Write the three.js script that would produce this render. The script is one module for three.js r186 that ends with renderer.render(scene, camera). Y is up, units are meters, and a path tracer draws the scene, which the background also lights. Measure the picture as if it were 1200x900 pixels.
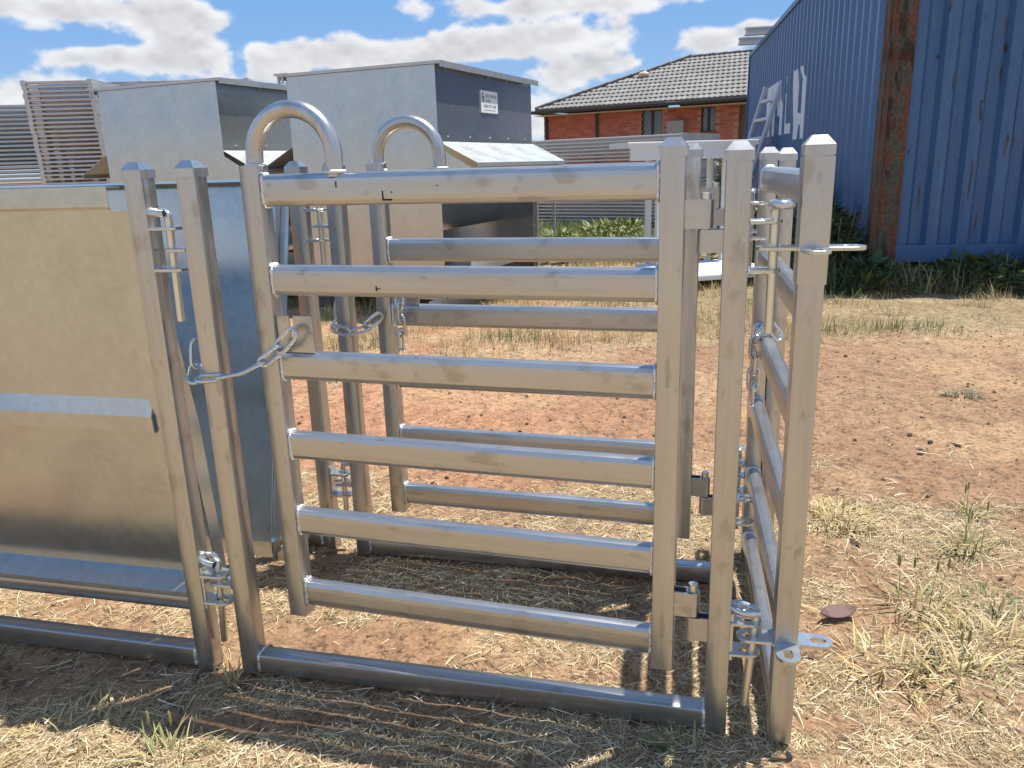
import * as THREE from 'three';
import { mergeGeometries, toCreasedNormals, mergeVertices } from 'three/addons/utils/BufferGeometryUtils.js';

// ---------------------------------------------------------------- camera, sky, sun, exposure
const D2R = Math.PI / 180;
const scene = new THREE.Scene();
const camera = new THREE.PerspectiveCamera(51.42, 4 / 3, 0.05, 2000);
camera.position.set(0, 1.081, 0);
camera.rotation.order = 'YXZ';
camera.rotation.set(-15.341 * D2R, 0, -1.766 * D2R);
const renderer = new THREE.WebGLRenderer({ antialias: true });
renderer.setSize(1024, 768);
renderer.toneMapping = THREE.LinearToneMapping;
renderer.toneMappingExposure = 1.5;
renderer.shadowMap.enabled = true;
renderer.shadowMap.type = THREE.PCFSoftShadowMap;

// the yard's own axes: x along the front frame, z towards the photographer, origin at its right post
const TH = -13.8 * D2R, OX = 0.374, OZ = -1.3175;
const wor = (a, b) => [OX + Math.cos(TH) * a + Math.sin(TH) * b, OZ - Math.sin(TH) * a + Math.cos(TH) * b];
const SUN_L = [0.275, 1, -0.222];
const SUN = new THREE.Vector3(Math.cos(TH) * SUN_L[0] + Math.sin(TH) * SUN_L[2], 1, -Math.sin(TH) * SUN_L[0] + Math.cos(TH) * SUN_L[2]).normalize();
const sun = new THREE.DirectionalLight(new THREE.Color(1, 0.955, 0.87), 4.9);
sun.position.copy(SUN).multiplyScalar(40).add(new THREE.Vector3(0, 0, -8));
sun.target.position.set(0, 0, -8);
sun.castShadow = true;
sun.shadow.radius = 1;
sun.shadow.mapSize.set(4096, 4096);
Object.assign(sun.shadow.camera, { left: -14, right: 14, top: 20, bottom: -20, near: 1, far: 120 });
scene.add(sun, sun.target);

// ---------------------------------------------------------------- noise
function rng(seed) { let a = seed >>> 0; return () => { a = (a + 0x6D2B79F5) | 0; let t = Math.imul(a ^ (a >>> 15), 1 | a); t = (t + Math.imul(t ^ (t >>> 7), 61 | t)) ^ t; return ((t ^ (t >>> 14)) >>> 0) / 4294967296; }; }
const HASH = new Float32Array(65536); { const r = rng(77); for (let i = 0; i < 65536; i++) HASH[i] = r(); }
const hash2 = (x, y) => HASH[((x * 7919) ^ (y * 104729 + 13)) & 65535];
function vn(x, y, per = 0) {
  let xi = Math.floor(x), yi = Math.floor(y); const fx = x - xi, fy = y - yi;
  let x1 = xi + 1, y1 = yi + 1;
  if (per) { xi = ((xi % per) + per) % per; yi = ((yi % per) + per) % per; x1 = ((x1 % per) + per) % per; y1 = ((y1 % per) + per) % per; }
  const u = fx * fx * (3 - 2 * fx), v = fy * fy * (3 - 2 * fy);
  const a = hash2(xi, yi), b = hash2(x1, yi), c = hash2(xi, y1), d = hash2(x1, y1);
  return a + (b - a) * u + (c - a) * v + (a - b - c + d) * u * v;
}
function fbm(x, y, oct = 5, per = 0, gain = 0.5) { let s = 0, a = 0.5, n = 0; for (let i = 0; i < oct; i++) { s += a * vn(x, y, per); n += a; x *= 2; y *= 2; if (per) per *= 2; x += 17; y += 31; a *= gain; } return s / n; }
const clamp = (x, a = 0, b = 1) => Math.min(b, Math.max(a, x));
const ss = (a, b, x) => { const t = clamp((x - a) / (b - a)); return t * t * (3 - 2 * t); };
const mix = (a, b, t) => a + (b - a) * t;

// ---------------------------------------------------------------- the sky: blue air and cumulus
function makeSky() {
  const W = 4096, H = 2048, data = new Float32Array(W * H * 4);
  // cumulus banks seen over the yard: azimuth right of north, elevation, half widths, all in degrees
  const banks = [[-26.8, 9.5, 7.5, 1.1, 1.2], [-20.2, 8.3, 3.1, 2.0, 1.1], [-27.0, 6.9, 1.7, 0.7, 0.8], [-24.6, 7.0, 1.3, 0.8, 0.95], [-28.0, 5.0, 4.9, 1.0, 0.9], [-20.9, 6.5, 3.0, 1.0, 0.8], [-9.0, 7.1, 8.3, 1.2, 1.15], [-14.4, 7.5, 2.7, 1.0, 0.7], [3.0, 9.9, 10.5, 0.8, 1.1], [3.5, 8.2, 8.4, 1.0, 1.1], [-2.4, 7.4, 5.1, 1.0, 0.8], [4.1, 5.7, 4.3, 1.3, 1], [7.5, 6.3, 2.8, 0.7, 0.8], [13.8, 7.1, 2.8, 0.9, 1.1], [17.5, 7.8, 2.0, 0.7, 0.95], [2.3, 2.9, 3.5, 1.7, 0.7], [-14.6, 5.7, 4.3, 1.0, 0.6], [-35.9, 8.1, 4.4, 2.1, 0.9], [22.1, 10.0, 7.2, 1.4, 0.8], [-15.2, 13.7, 15.0, 1.4, 0.8], [9.1, 13.8, 13.2, 1.4, 0.7]];
  const gaps = [[-14.9, 9.7, 2.2, 1.2, 1.1], [-9.0, 9.7, 2.5, 0.6, 0.9], [15.1, 9.2, 3.7, 0.7, 1.0], [-27.5, 7.9, 4.4, 0.3, 0.8], [-16.9, 7.0, 0.7, 1.3, 0.7], [10.5, 7.3, 1.0, 0.7, 0.5], [0.1, 6.4, 2.3, 0.4, 0.5], [-24.2, 5.8, 1.4, 0.3, 0.3]];
  const px = W / 360;
  for (let j = 0; j < H; j++) {
    const el = (j + 0.5) / H * 180 - 90;            // row 0 is the nadir
    const se = Math.sin(el * D2R), ce = Math.cos(el * D2R);
    for (let i = 0; i < W; i++) {
      const k = (j * W + i) * 4;
      if (el < -3) { data[k] = 0.30; data[k + 1] = 0.25; data[k + 2] = 0.18; data[k + 3] = 1; continue; }
      const lon = ((i + 0.5) / W - 0.5) * 2 * Math.PI;      // u = atan2(z, x)/2pi + 0.5
      const dx = Math.cos(lon) * ce, dz = Math.sin(lon) * ce;
      let az = Math.atan2(dx, -dz) / D2R;
      const e = Math.max(el, 0), h = Math.exp(-e / 9);
      let r = mix(0.13, 0.46, h), g = mix(0.37, 0.70, h), b = mix(0.86, 0.95, h);
      const up = ss(20, 75, e); r = mix(r, 0.17, up); g = mix(g, 0.32, up); b = mix(b, 0.62, up);
      // cumulus: a field over the whole sky, flattened towards the horizon
      const q = 1 / (Math.max(se, 0) + 0.16);
      const gx = dx * q * 1.25 + 9.3, gz = dz * q * 1.25 + 4.1;
      const inView = Math.abs(az) < 60 && e < 34;
      let n = fbm(gx * 1.1, gz * 1.1, 4), cov = 0;
      cov = (n - 0.53) * 6;
      let dn;
      if (inView) {
        let B = -0.55;
        for (const c of banks) { const u = (az - c[0]) / c[2], w = (e - c[1]) / (e > c[1] ? c[3] : c[3] * 0.8); B += 1.5 * c[4] * Math.exp(-(u * u + w * w) * 1.1); }
        for (const c of gaps) { const u = (az - c[0]) / c[2], w = (e - c[1]) / c[3]; B -= 1.3 * c[4] * Math.exp(-(u * u + w * w)); }
        const keep = (1 - ss(36, 60, Math.abs(az))) * (1 - ss(14, 26, e));
        cov = mix(cov, clamp(B, -0.9, 1.2), keep);
        const d1 = fbm(az * 0.50 + 50, e * 0.95 + 7, 6, 0, 0.56) - 0.5;
        dn = cov + d1 * 2.3;
        const d2 = fbm((az + 0.2) * 0.50 + 50, (e + 0.5) * 0.95 + 7, 4, 0, 0.56) - 0.5;
        var rise = dn - (cov + d2 * 2.3);
      } else {
        const d1 = fbm(gx * 5 + 3, gz * 5 + 8, 4, 0, 0.55) - 0.5;
        dn = cov + d1 * 1.6; var rise = d1 * 0.8;
      }
      const a = ss(-0.08, 0.62, dn);
      if (a > 0) {
        const thick = ss(0.25, 1.35, dn);                 // thick cloud is grey underneath
        const lit = clamp(1.0 + rise * 0.36 - thick * 0.30, 0.5, 1.08);
        const cr = mix(0.30, 0.93, lit), cg = mix(0.315, 0.94, lit), cb = mix(0.37, 0.975, lit);
        r = mix(r, cr, a); g = mix(g, cg, a); b = mix(b, cb, a);
      }
      const hz = Math.exp(-e / 3.0) * 0.5; r = mix(r, 0.70, hz); g = mix(g, 0.75, hz); b = mix(b, 0.82, hz);
      data[k] = r * 0.63; data[k + 1] = g * 0.63; data[k + 2] = b * 0.63; data[k + 3] = 1;
    }
  }
  const t = new THREE.DataTexture(data, W, H, THREE.RGBAFormat, THREE.FloatType);
  t.mapping = THREE.EquirectangularReflectionMapping; t.magFilter = t.minFilter = THREE.LinearFilter; t.wrapS = THREE.RepeatWrapping; t.needsUpdate = true;
  return t;
}
const skyTex = makeSky();
scene.background = skyTex; scene.environment = skyTex;
scene.backgroundIntensity = 1.0; scene.environmentIntensity = 1.0;

// ---------------------------------------------------------------- textures and materials
function tex(W, H, fn, srgb = true, rep = 1) {
  const d = new Uint8Array(W * H * 4);
  for (let j = 0; j < H; j++) for (let i = 0; i < W; i++) { const c = fn(i / W, j / H, i, j), k = (j * W + i) * 4; d[k] = clamp(c[0]) * 255; d[k + 1] = clamp(c[1]) * 255; d[k + 2] = clamp(c[2]) * 255; d[k + 3] = 255; }
  const t = new THREE.DataTexture(d, W, H); t.wrapS = t.wrapT = THREE.RepeatWrapping; t.magFilter = THREE.LinearFilter; t.minFilter = THREE.LinearMipmapLinearFilter; t.generateMipmaps = true;
  if (srgb) t.colorSpace = THREE.SRGBColorSpace; t.repeat.set(rep, rep); t.needsUpdate = true; return t;
}
const grey = (g) => [g, g, g];
// mill-finish aluminium: drawing lines along v, smudges, scuffs; one tile is 0.5 m
const aluSmudge = (u, v) => fbm(u * 7 + 3, v * 5, 5, 0);
const aluCol = tex(512, 512, (u, v) => {
  const st = fbm(u * 90, v * 1.5, 3, 0), sm = fbm(u * 6, v * 3, 5, 0), sc = fbm(u * 30 + 40, v * 12, 4, 0), ln = ss(0.70, 0.74, vn(u * 60, v * 2.2 + 5));
  const g = 0.93 + (st - 0.5) * 0.04 + (sm - 0.5) * 0.06 - ln * 0.015, d = ss(0.66, 0.82, sc) * 0.07, k = ss(0.64, 0.76, fbm(u * 9 + 70, v * 6 + 11, 5, 0)) * 0.09;
  return [g - d - k * 0.8, g * 0.995 - d - k, g * 0.985 - d - k * 1.25];
}, true, 2);
const aluRgh = tex(512, 512, (u, v) => { const st = fbm(u * 96, v * 2, 3), sm = fbm(u * 6 + 9, v * 6, 4, 6); return grey(0.62 + (st - 0.5) * 0.12 + (sm - 0.5) * 0.24); }, false, 2);
const aluBmp = tex(512, 512, (u, v) => grey(0.5 + (vn(u * 200, v * 3) - 0.5) * 0.7 + (fbm(u * 8, v * 8, 3, 8) - 0.5) * 0.5), false, 2);
// galvanised sheet: crystal spangle; one tile is 0.5 m
const spangle = (() => {
  const G = 40, r = rng(5), p = [], tone = []; for (let i = 0; i < G * G; i++) { p.push([r(), r()]); tone.push(r()); }
  return (u, v) => { const x = u * G, y = v * G, xi = Math.floor(x), yi = Math.floor(y); let best = 9, t = 0;
    for (let b = -1; b <= 1; b++) for (let a = -1; a <= 1; a++) { const X = (xi + a + G) % G, Y = (yi + b + G) % G, c = p[Y * G + X], dx = xi + a + c[0] - x, dy = yi + b + c[1] - y, d = dx * dx + dy * dy; if (d < best) { best = d; t = tone[Y * G + X]; } }
    return t; };
})();
const galCol = tex(512, 512, (u, v) => { const s = spangle(u, v), m = fbm(u * 6, v * 6, 4, 6); const g = 0.90 + (s - 0.5) * 0.035 + (m - 0.5) * 0.06; return [g * 0.985, g, g * 1.0]; }, true, 2);
const galRgh = tex(512, 512, (u, v) => grey(0.60 + (spangle(u, v) - 0.5) * 0.10 + (fbm(u * 5, v * 5, 3, 5) - 0.5) * 0.22), false, 2);
const galBmp = tex(512, 512, (u, v) => grey(0.5 + (fbm(u * 3, v * 3, 3, 3) - 0.5) * 0.9), false, 0.7);

const M = {};
M.alu = new THREE.MeshStandardMaterial({ color: new THREE.Color(0.60, 0.605, 0.615), metalness: 0.93, roughness: 0.50, map: aluCol, roughnessMap: aluRgh, bumpMap: aluBmp, bumpScale: 0.00006 });
M.weld = new THREE.MeshStandardMaterial({ color: new THREE.Color(0.78, 0.78, 0.78), metalness: 1, roughness: 0.42, bumpMap: aluBmp, bumpScale: 0.0006 });
M.gal = new THREE.MeshStandardMaterial({ color: new THREE.Color(0.67, 0.675, 0.66), metalness: 0.85, roughness: 0.33, map: galCol, roughnessMap: galRgh, bumpMap: galBmp, bumpScale: 0.0006 });
M.galDull = new THREE.MeshStandardMaterial({ color: new THREE.Color(0.68, 0.69, 0.69), metalness: 0.7, roughness: 0.72, map: galCol, roughnessMap: galRgh });
M.zinc = new THREE.MeshStandardMaterial({ color: new THREE.Color(0.78, 0.78, 0.77), metalness: 0.85, roughness: 0.40, map: galCol, roughnessMap: galRgh });
M.pin = new THREE.MeshStandardMaterial({ color: new THREE.Color(0.72, 0.71, 0.64), metalness: 1, roughness: 0.34 });

// ---------------------------------------------------------------- building helpers
const taken = {};
function numbered(n) { const k = taken[n] = (taken[n] ?? -1) + 1; return k ? `${n}_${String(k).padStart(3, '0')}` : n; }
function thing(name, label, category, [x, y, z] = [0, 0, 0], turn = 0, group) {
  const o = new THREE.Group(); o.name = numbered(name); scene.add(o); o.position.set(x, y, z); o.rotation.y = turn;
  o.userData = { label, category }; if (group) o.userData.group = group; return o;
}
function part(name, geo, mat, parent) { const m = new THREE.Mesh(geo, mat); m.name = name; parent.add(m); return m; }
function structure(name, geo, mat) { const m = part(name, geo, mat, scene); m.userData = { kind: 'structure' }; return m; }
let uvSeed = rng(31);
// metric uv: the long axis runs along v
function muv(geo, long = 1) {
  const g = geo.index ? geo.toNonIndexed() : geo; const p = g.attributes.position, n = p.count, uv = new Float32Array(n * 2), ou = uvSeed() * 7, ov = uvSeed() * 7;
  const A = new THREE.Vector3(), B = new THREE.Vector3(), C = new THREE.Vector3();
  for (let i = 0; i < n; i += 3) {
    A.fromBufferAttribute(p, i); B.fromBufferAttribute(p, i + 1).sub(A); C.fromBufferAttribute(p, i + 2).sub(A); B.cross(C);
    const ax = [Math.abs(B.x), Math.abs(B.y), Math.abs(B.z)], dom = ax[0] > ax[1] ? (ax[0] > ax[2] ? 0 : 2) : (ax[1] > ax[2] ? 1 : 2);
    let o = [0, 1, 2].filter((k) => k !== dom); let vA = o.includes(long) ? long : o[1], uA = o.find((k) => k !== vA);
    for (let k = 0; k < 3; k++) { const q = [p.getX(i + k), p.getY(i + k), p.getZ(i + k)]; uv[(i + k) * 2] = q[uA] + dom * 0.37 + ou; uv[(i + k) * 2 + 1] = q[vA] + ov; }
  }
  g.setAttribute('uv', new THREE.BufferAttribute(uv, 2)); return g;
}
function rrect(w, h, r) {
  const s = new THREE.Shape(), x = -w / 2, y = -h / 2; r = Math.min(r, w / 2 - 1e-5, h / 2 - 1e-5);
  s.moveTo(x + r, y); s.lineTo(x + w - r, y); s.absarc(x + w - r, y + r, r, -Math.PI / 2, 0); s.lineTo(x + w, y + h - r); s.absarc(x + w - r, y + h - r, r, 0, Math.PI / 2);
  s.lineTo(x + r, y + h); s.absarc(x + r, y + h - r, r, Math.PI / 2, Math.PI); s.lineTo(x, y + r); s.absarc(x + r, y + r, r, Math.PI, Math.PI * 1.5); return s;
}
function ext(shape, len, seg = 5, bevel = 0) {
  let g = new THREE.ExtrudeGeometry(shape, { depth: len - 2 * bevel, bevelEnabled: bevel > 0, bevelSize: bevel, bevelThickness: bevel, bevelOffset: -bevel, bevelSegments: 1, curveSegments: seg, steps: 1 });
  g.translate(0, 0, -len / 2 + bevel); return g;
}
// a bar of cross-section a x b; axis 'x': a is its z width, b its height; 'y': a along x, b along z; 'z': a along x, b height
function bar(axis, a, b, len, r = 0.003, [x, y, z] = [0, 0, 0]) {
  let g = toCreasedNormals(ext(rrect(a, b, r), len, r > 0.006 ? 6 : 3), 0.7);
  if (axis === 'x') g.rotateY(Math.PI / 2); else if (axis === 'y') g.rotateX(Math.PI / 2);
  g.translate(x, y, z); return muv(g, 'xyz'.indexOf(axis));
}
const box = (x0, x1, y0, y1, z0, z1, long = 1) => muv(new THREE.BoxGeometry(Math.abs(x1 - x0), Math.abs(y1 - y0), Math.abs(z1 - z0)).translate((x0 + x1) / 2, (y0 + y1) / 2, (z0 + z1) / 2), long);
function cyl(r, y0, y1, x, z, seg = 14) { return toCreasedNormals(new THREE.CylinderGeometry(r, r, y1 - y0, seg).toNonIndexed().translate(x, (y0 + y1) / 2, z), 0.7); }
function tubeAlong(pts, r, closed = false, seg = 40, rad = 10) { const c = new THREE.CatmullRomCurve3(pts.map((p) => new THREE.Vector3(...p)), closed, 'centripetal'); return muv(new THREE.TubeGeometry(c, seg, r, rad, closed)); }
const merge = (a) => mergeGeometries(a.map((g) => { const q = g.index ? g.toNonIndexed() : g.clone(); for (const k of Object.keys(q.attributes)) if (!['position', 'normal', 'uv'].includes(k)) q.deleteAttribute(k); if (!q.attributes.uv) muv(q); return q; }));
function capGeo(w, y) {           // pressed pyramid cap on a square post
  const k = Math.SQRT1_2, R = (w + 0.004) * k, a = new THREE.CylinderGeometry(R, R, 0.016, 4).rotateY(Math.PI / 4).translate(0, y + 0.008, 0);
  const b = new THREE.CylinderGeometry(w * 0.37, R * 0.985, 0.0145, 4).rotateY(Math.PI / 4).translate(0, y + 0.02325, 0);
  return muv(toCreasedNormals(merge([a.toNonIndexed(), b.toNonIndexed()]), 0.2));
}
function railGeo(w, h, len, r, at) {      // extruded oval rail, its broad faces slightly crowned
  const p = rrect(w, h, r).getSpacedPoints(72).map((q) => new THREE.Vector2(q.x + Math.sign(q.x) * 0.0022 * Math.max(0, 1 - Math.pow(q.y / (h / 2), 2)) * Math.min(1, Math.abs(q.x) / (w / 2)), q.y)); p.pop();
  const g = toCreasedNormals(ext(new THREE.Shape(p), len, 1), 0.6).rotateY(Math.PI / 2); g.translate(...at); return muv(g, 0);
}
const RW = 0.027, RH = 0.060, PW = 0.041;
function weldRing(w, h, x, y, z) {        // a lumpy bead round the end of a bar
  const P = rrect(w + 0.002, h + 0.002, 0.011).getSpacedPoints(44), r = rng(Math.round((x * 91 + y * 577 + 9) * 1000)); P.pop();
  const c = new THREE.CatmullRomCurve3(P.map((p) => new THREE.Vector3((r() - 0.5) * 0.0012, p.y, p.x)), true), g = new THREE.TubeGeometry(c, 66, 0.0034, 6, true), q = g.attributes.position;
  for (let i = 0; i < q.count; i++) { const k = Math.floor(i / 7) % 66, a = c.getPointAt(k / 66), s = 0.72 + 0.55 * vn(k * 0.55 + x * 40, y * 90); q.setXYZ(i, a.x + (q.getX(i) - a.x) * s + x, a.y + (q.getY(i) - a.y) * s + y, a.z + (q.getZ(i) - a.z) * s + z); }
  g.computeVertexNormals(); return g;
}
// flat lug with a rounded end and a slot, pointing along +x from its root
function lugGeo(len, w = 0.043, t = 0.0065) {
  const s = new THREE.Shape(), r = w / 2; s.moveTo(0, -r); s.lineTo(len - r, -r); s.absarc(len - r, 0, r, -Math.PI / 2, Math.PI / 2); s.lineTo(0, r); s.closePath();
  const h = new THREE.Path(), q = 0.0078, a = len - r - 0.010, b = len - r + 0.003; h.moveTo(a, -q); h.absarc(a, 0, q, Math.PI * 1.5, Math.PI / 2, true); h.lineTo(b, q); h.absarc(b, 0, q, Math.PI / 2, -Math.PI / 2, true); h.closePath(); s.holes.push(h);
  return muv(toCreasedNormals(ext(s, t, 8, 0.0008).rotateX(-Math.PI / 2), 0.6), 0);
}
function lug(parent, x, y, z, turn, len) { const m = part('lug', lugGeo(len), M.zinc, parent); m.position.set(x, y, z); m.rotation.y = turn; return m; }

// ---------------------------------------------------------------- the ground
const BARE = [[0.86, -2.02, 0.26, 0.22], [1.35, -2.55, 0.9, 0.3], [-0.30, -1.66, 0.30, 0.10], [0.14, -1.72, 0.22, 0.10], [0.05, -2.18, 0.35, 0.12], [0.60, -1.35, 0.10, 0.05], [-0.45, -1.40, 0.5, 0.06]];
const strawD = (x, z) => {       // how much litter lies on the soil, 0 to 1
  const n = fbm(x * 1.3 + 20, z * 1.3 + 40, 5), m = fbm(x * 3.7 + 5, z * 3.7, 4);
  let d;
  if (x > 0.62) { d = mix(0.92, 0.10, ss(-1.75, -2.75, z + (n - 0.5) * 1.5)); d = Math.max(d, 0.85 * ss(-4.4, -4.9, z + (n - 0.5) * 0.6)); }
  else { d = 0.95 * ss(-1.55, -1.38, z) + 0.34 * ss(-1.35, -1.6, z); d = mix(d, 0.75, ss(-2.05, -2.25, z)); d = mix(d, 0.07, ss(-2.45, -2.85, z + (n - 0.5) * 0.6)); d = Math.max(d, 0.9 * ss(-3.9, -4.5, z + (n - 0.5) * 0.7)); }
  for (const [px, pz, rx, rz] of BARE) { const q = Math.hypot((x - px) / rx, (z - pz) / rz) + (m - 0.5) * 0.9; d *= mix(0.10, 1, ss(0.55, 1.15, q)); }
  return clamp(d * (0.30 + 1.2 * ss(0.38, 0.60, m)) * (0.7 + 0.6 * n) * (0.45 + 1.0 * ss(0.36, 0.60, fbm(x * 10 + 8, z * 10 + 3, 3))));
};
const groundY = (x, z) => { const far = 1 - ss(9, 14, Math.hypot(x, z + 5)); return ((fbm(x * 0.9, z * 0.9, 3) - 0.5) * 0.020 + (fbm(x * 7, z * 7, 4) - 0.5) * 0.028 + (fbm(x * 26, z * 26, 2) - 0.5) * 0.007 - 0.006) * far; };
{
  const xs = [], zs = [];
  const run = (arr, a, b, st) => { const n = Math.max(1, Math.round(Math.abs(b - a) / st)); for (let i = 0; i < n; i++) arr.push(a + (b - a) * i / n); };
  run(xs, -420, -60, 60); run(xs, -60, -12, 6); run(xs, -12, -2.4, 0.25); run(xs, -2.4, 2.6, 0.022); run(xs, 2.6, 6, 0.08); run(xs, 6, 12, 0.5); run(xs, 12, 60, 6); run(xs, 60, 420, 60); xs.push(420);
  run(zs, -420, -60, 60); run(zs, -60, -20, 5); run(zs, -20, -9, 0.3); run(zs, -9, -4.5, 0.06); run(zs, -4.5, -0.75, 0.018); run(zs, -0.75, 6, 0.25); run(zs, 6, 60, 6); run(zs, 60, 420, 60); zs.push(420);
  const nx = xs.length, nz = zs.length, P = new Float32Array(nx * nz * 3), C = new Float32Array(nx * nz * 3), U = new Float32Array(nx * nz * 2), I = [];
  for (let j = 0; j < nz; j++) for (let i = 0; i < nx; i++) {
    const x = xs[i], z = zs[j], k = j * nx + i; P[k * 3] = x; P[k * 3 + 1] = groundY(x, z); P[k * 3 + 2] = z; U[k * 2] = x; U[k * 2 + 1] = z;
    const s = strawD(x, z), n = fbm(x * 0.8 + 60, z * 0.8, 4), red = ss(1.2, -0.4, x) * ss(-2.2, -3.0, z);
    const dust = ss(0.52, 0.66, fbm(x * 2.1 + 90, z * 2.1, 4));
    let r = mix(0.27, 0.335, n), g = mix(0.157, 0.203, n), b = mix(0.088, 0.118, n);
    r = mix(r, 0.425, red * 0.85); g = mix(g, 0.215, red * 0.85); b = mix(b, 0.120, red * 0.85);
    r = mix(r, 0.50, dust * 0.4); g = mix(g, 0.34, dust * 0.4); b = mix(b, 0.19, dust * 0.4);
    const t = Math.max(s * 0.5, 0.85 * ss(-1.0, -0.7, z) * (0.7 + 0.5 * n)); r = mix(r, 0.46, t); g = mix(g, 0.355, t); b = mix(b, 0.215, t);
    const green = ss(-4.6, -5.2, z) * ss(0.5, 1.6, x) * 0.35; r = mix(r, 0.20, green); g = mix(g, 0.19, green); b = mix(b, 0.09, green);
    C[k * 3] = r; C[k * 3 + 1] = g; C[k * 3 + 2] = b;
    if (i < nx - 1 && j < nz - 1) I.push(k, k + nx, k + 1, k + 1, k + nx, k + nx + 1);
  }
  const g = new THREE.BufferGeometry(); g.setAttribute('position', new THREE.BufferAttribute(P, 3)); g.setAttribute('color', new THREE.BufferAttribute(C, 3)); g.setAttribute('uv', new THREE.BufferAttribute(U, 2)); g.setIndex(I); g.computeVertexNormals();
  const soil = tex(1024, 1024, (u, v) => { const a = fbm(u * 24, v * 24, 5, 24), b = fbm(u * 150, v * 150, 2, 150), c = ss(0.60, 0.72, fbm(u * 60 + 3, v * 60, 3, 60)), d = ss(0.66, 0.75, fbm(u * 40, v * 90, 3)); const g0 = 0.89 + (a - 0.5) * 0.34 + (b - 0.5) * 0.30 - c * 0.22 + d * 0.14; return [g0 * 1.0, g0 * 0.985, g0 * 0.965]; }, true, 1.3);
  const soilB = tex(1024, 1024, (u, v) => grey(0.5 + (fbm(u * 24, v * 24, 5, 24) - 0.5) * 0.8 + (fbm(u * 150, v * 150, 2, 150) - 0.5) * 0.5), false, 1.3);
  structure('ground', g, new THREE.MeshStandardMaterial({ vertexColors: true, map: soil, bumpMap: soilB, bumpScale: 0.0035, roughness: 1, metalness: 0 }));
}

// ---------------------------------------------------------------- yard hardware: frames, gates, panels
const HUB = { top: [0.98, 0.90], mid: 0.94, low: [0.243, 0.178], lowMid: 0.213 };
function yardPost(root, x, z, { w = PW, h = 1.0775, cap = true, y0 = 0.0 } = {}) {   // x, z: middle of the front face
  part('post', bar('y', w, w, h - y0, 0.003, [x, (h + y0) / 2, z - w / 2]), M.alu, root);
  if (cap) { const c = part('post_cap', capGeo(w, h), M.alu, root); c.position.set(x, 0, z - w / 2); }
}
function hingeHalf(root, x0, xp, y0, y1, z, name, pin) {          // strap from a post face round the pin
  const g = merge([box(Math.min(x0, xp), Math.max(x0, xp), y0, y1, z + 0.009, z + 0.013, 0), box(Math.min(x0, xp), Math.max(x0, xp), y0, y1, z - 0.013, z - 0.009, 0), cyl(0.013, y0, y1, xp, z, 18)]);
  const m = part(name, g, M.alu, root);
  if (pin) part('hinge_pin', cyl(0.0085, pin[0], pin[1], xp, z, 16), M.pin, m);
}
function gateFrame(label, a, b) {                                  // base: right post's front face on the ground
  const [x, z] = wor(a, b), t = thing('gate_frame', label, 'gate frame', [x, 0, z], TH, 'portal frames of the drafting race');
  yardPost(t, 0, 0); yardPost(t, -1.008, 0);
  part('sill', bar('x', 0.040, 0.044, 1.008 - PW - 0.002, 0.003, [-0.504, 0.026, -0.0215]), M.alu, t);
  for (const xx of [-1.008 + PW / 2 + 0.002, -PW / 2 - 0.002]) part('weld_bead', weldRing(0.040, 0.044, xx, 0.026, -0.0215), M.weld, t);
  hingeHalf(t, -PW / 2, -0.050, 0.930, 0.968, -0.0205, 'hinge_strap', [0.925, 1.028]);
  hingeHalf(t, -PW / 2, -0.050, 0.196, 0.243, -0.0205, 'hinge_strap', [0.190, 0.310]);
  // lugs towards the neighbouring panels
  for (const y of HUB.top) lug(t, PW / 2, y, -0.0205, 0, 0.052);
  for (const y of HUB.low) lug(t, PW / 2, y, -0.0205, 0, 0.056);
  part('lug_plate', box(PW / 2, PW / 2 + 0.005, 0.165, 0.262, -0.038, -0.003), M.zinc, t);
  lug(t, -1.008 - PW / 2, HUB.mid, -0.0205, Math.PI, 0.058); lug(t, -1.008 - PW / 2, HUB.lowMid, -0.0205, Math.PI, 0.062);
  return t;
}
const RAILS = [0.18, 0.3535, 0.527, 0.7005, 0.874, 1.0475];
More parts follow.
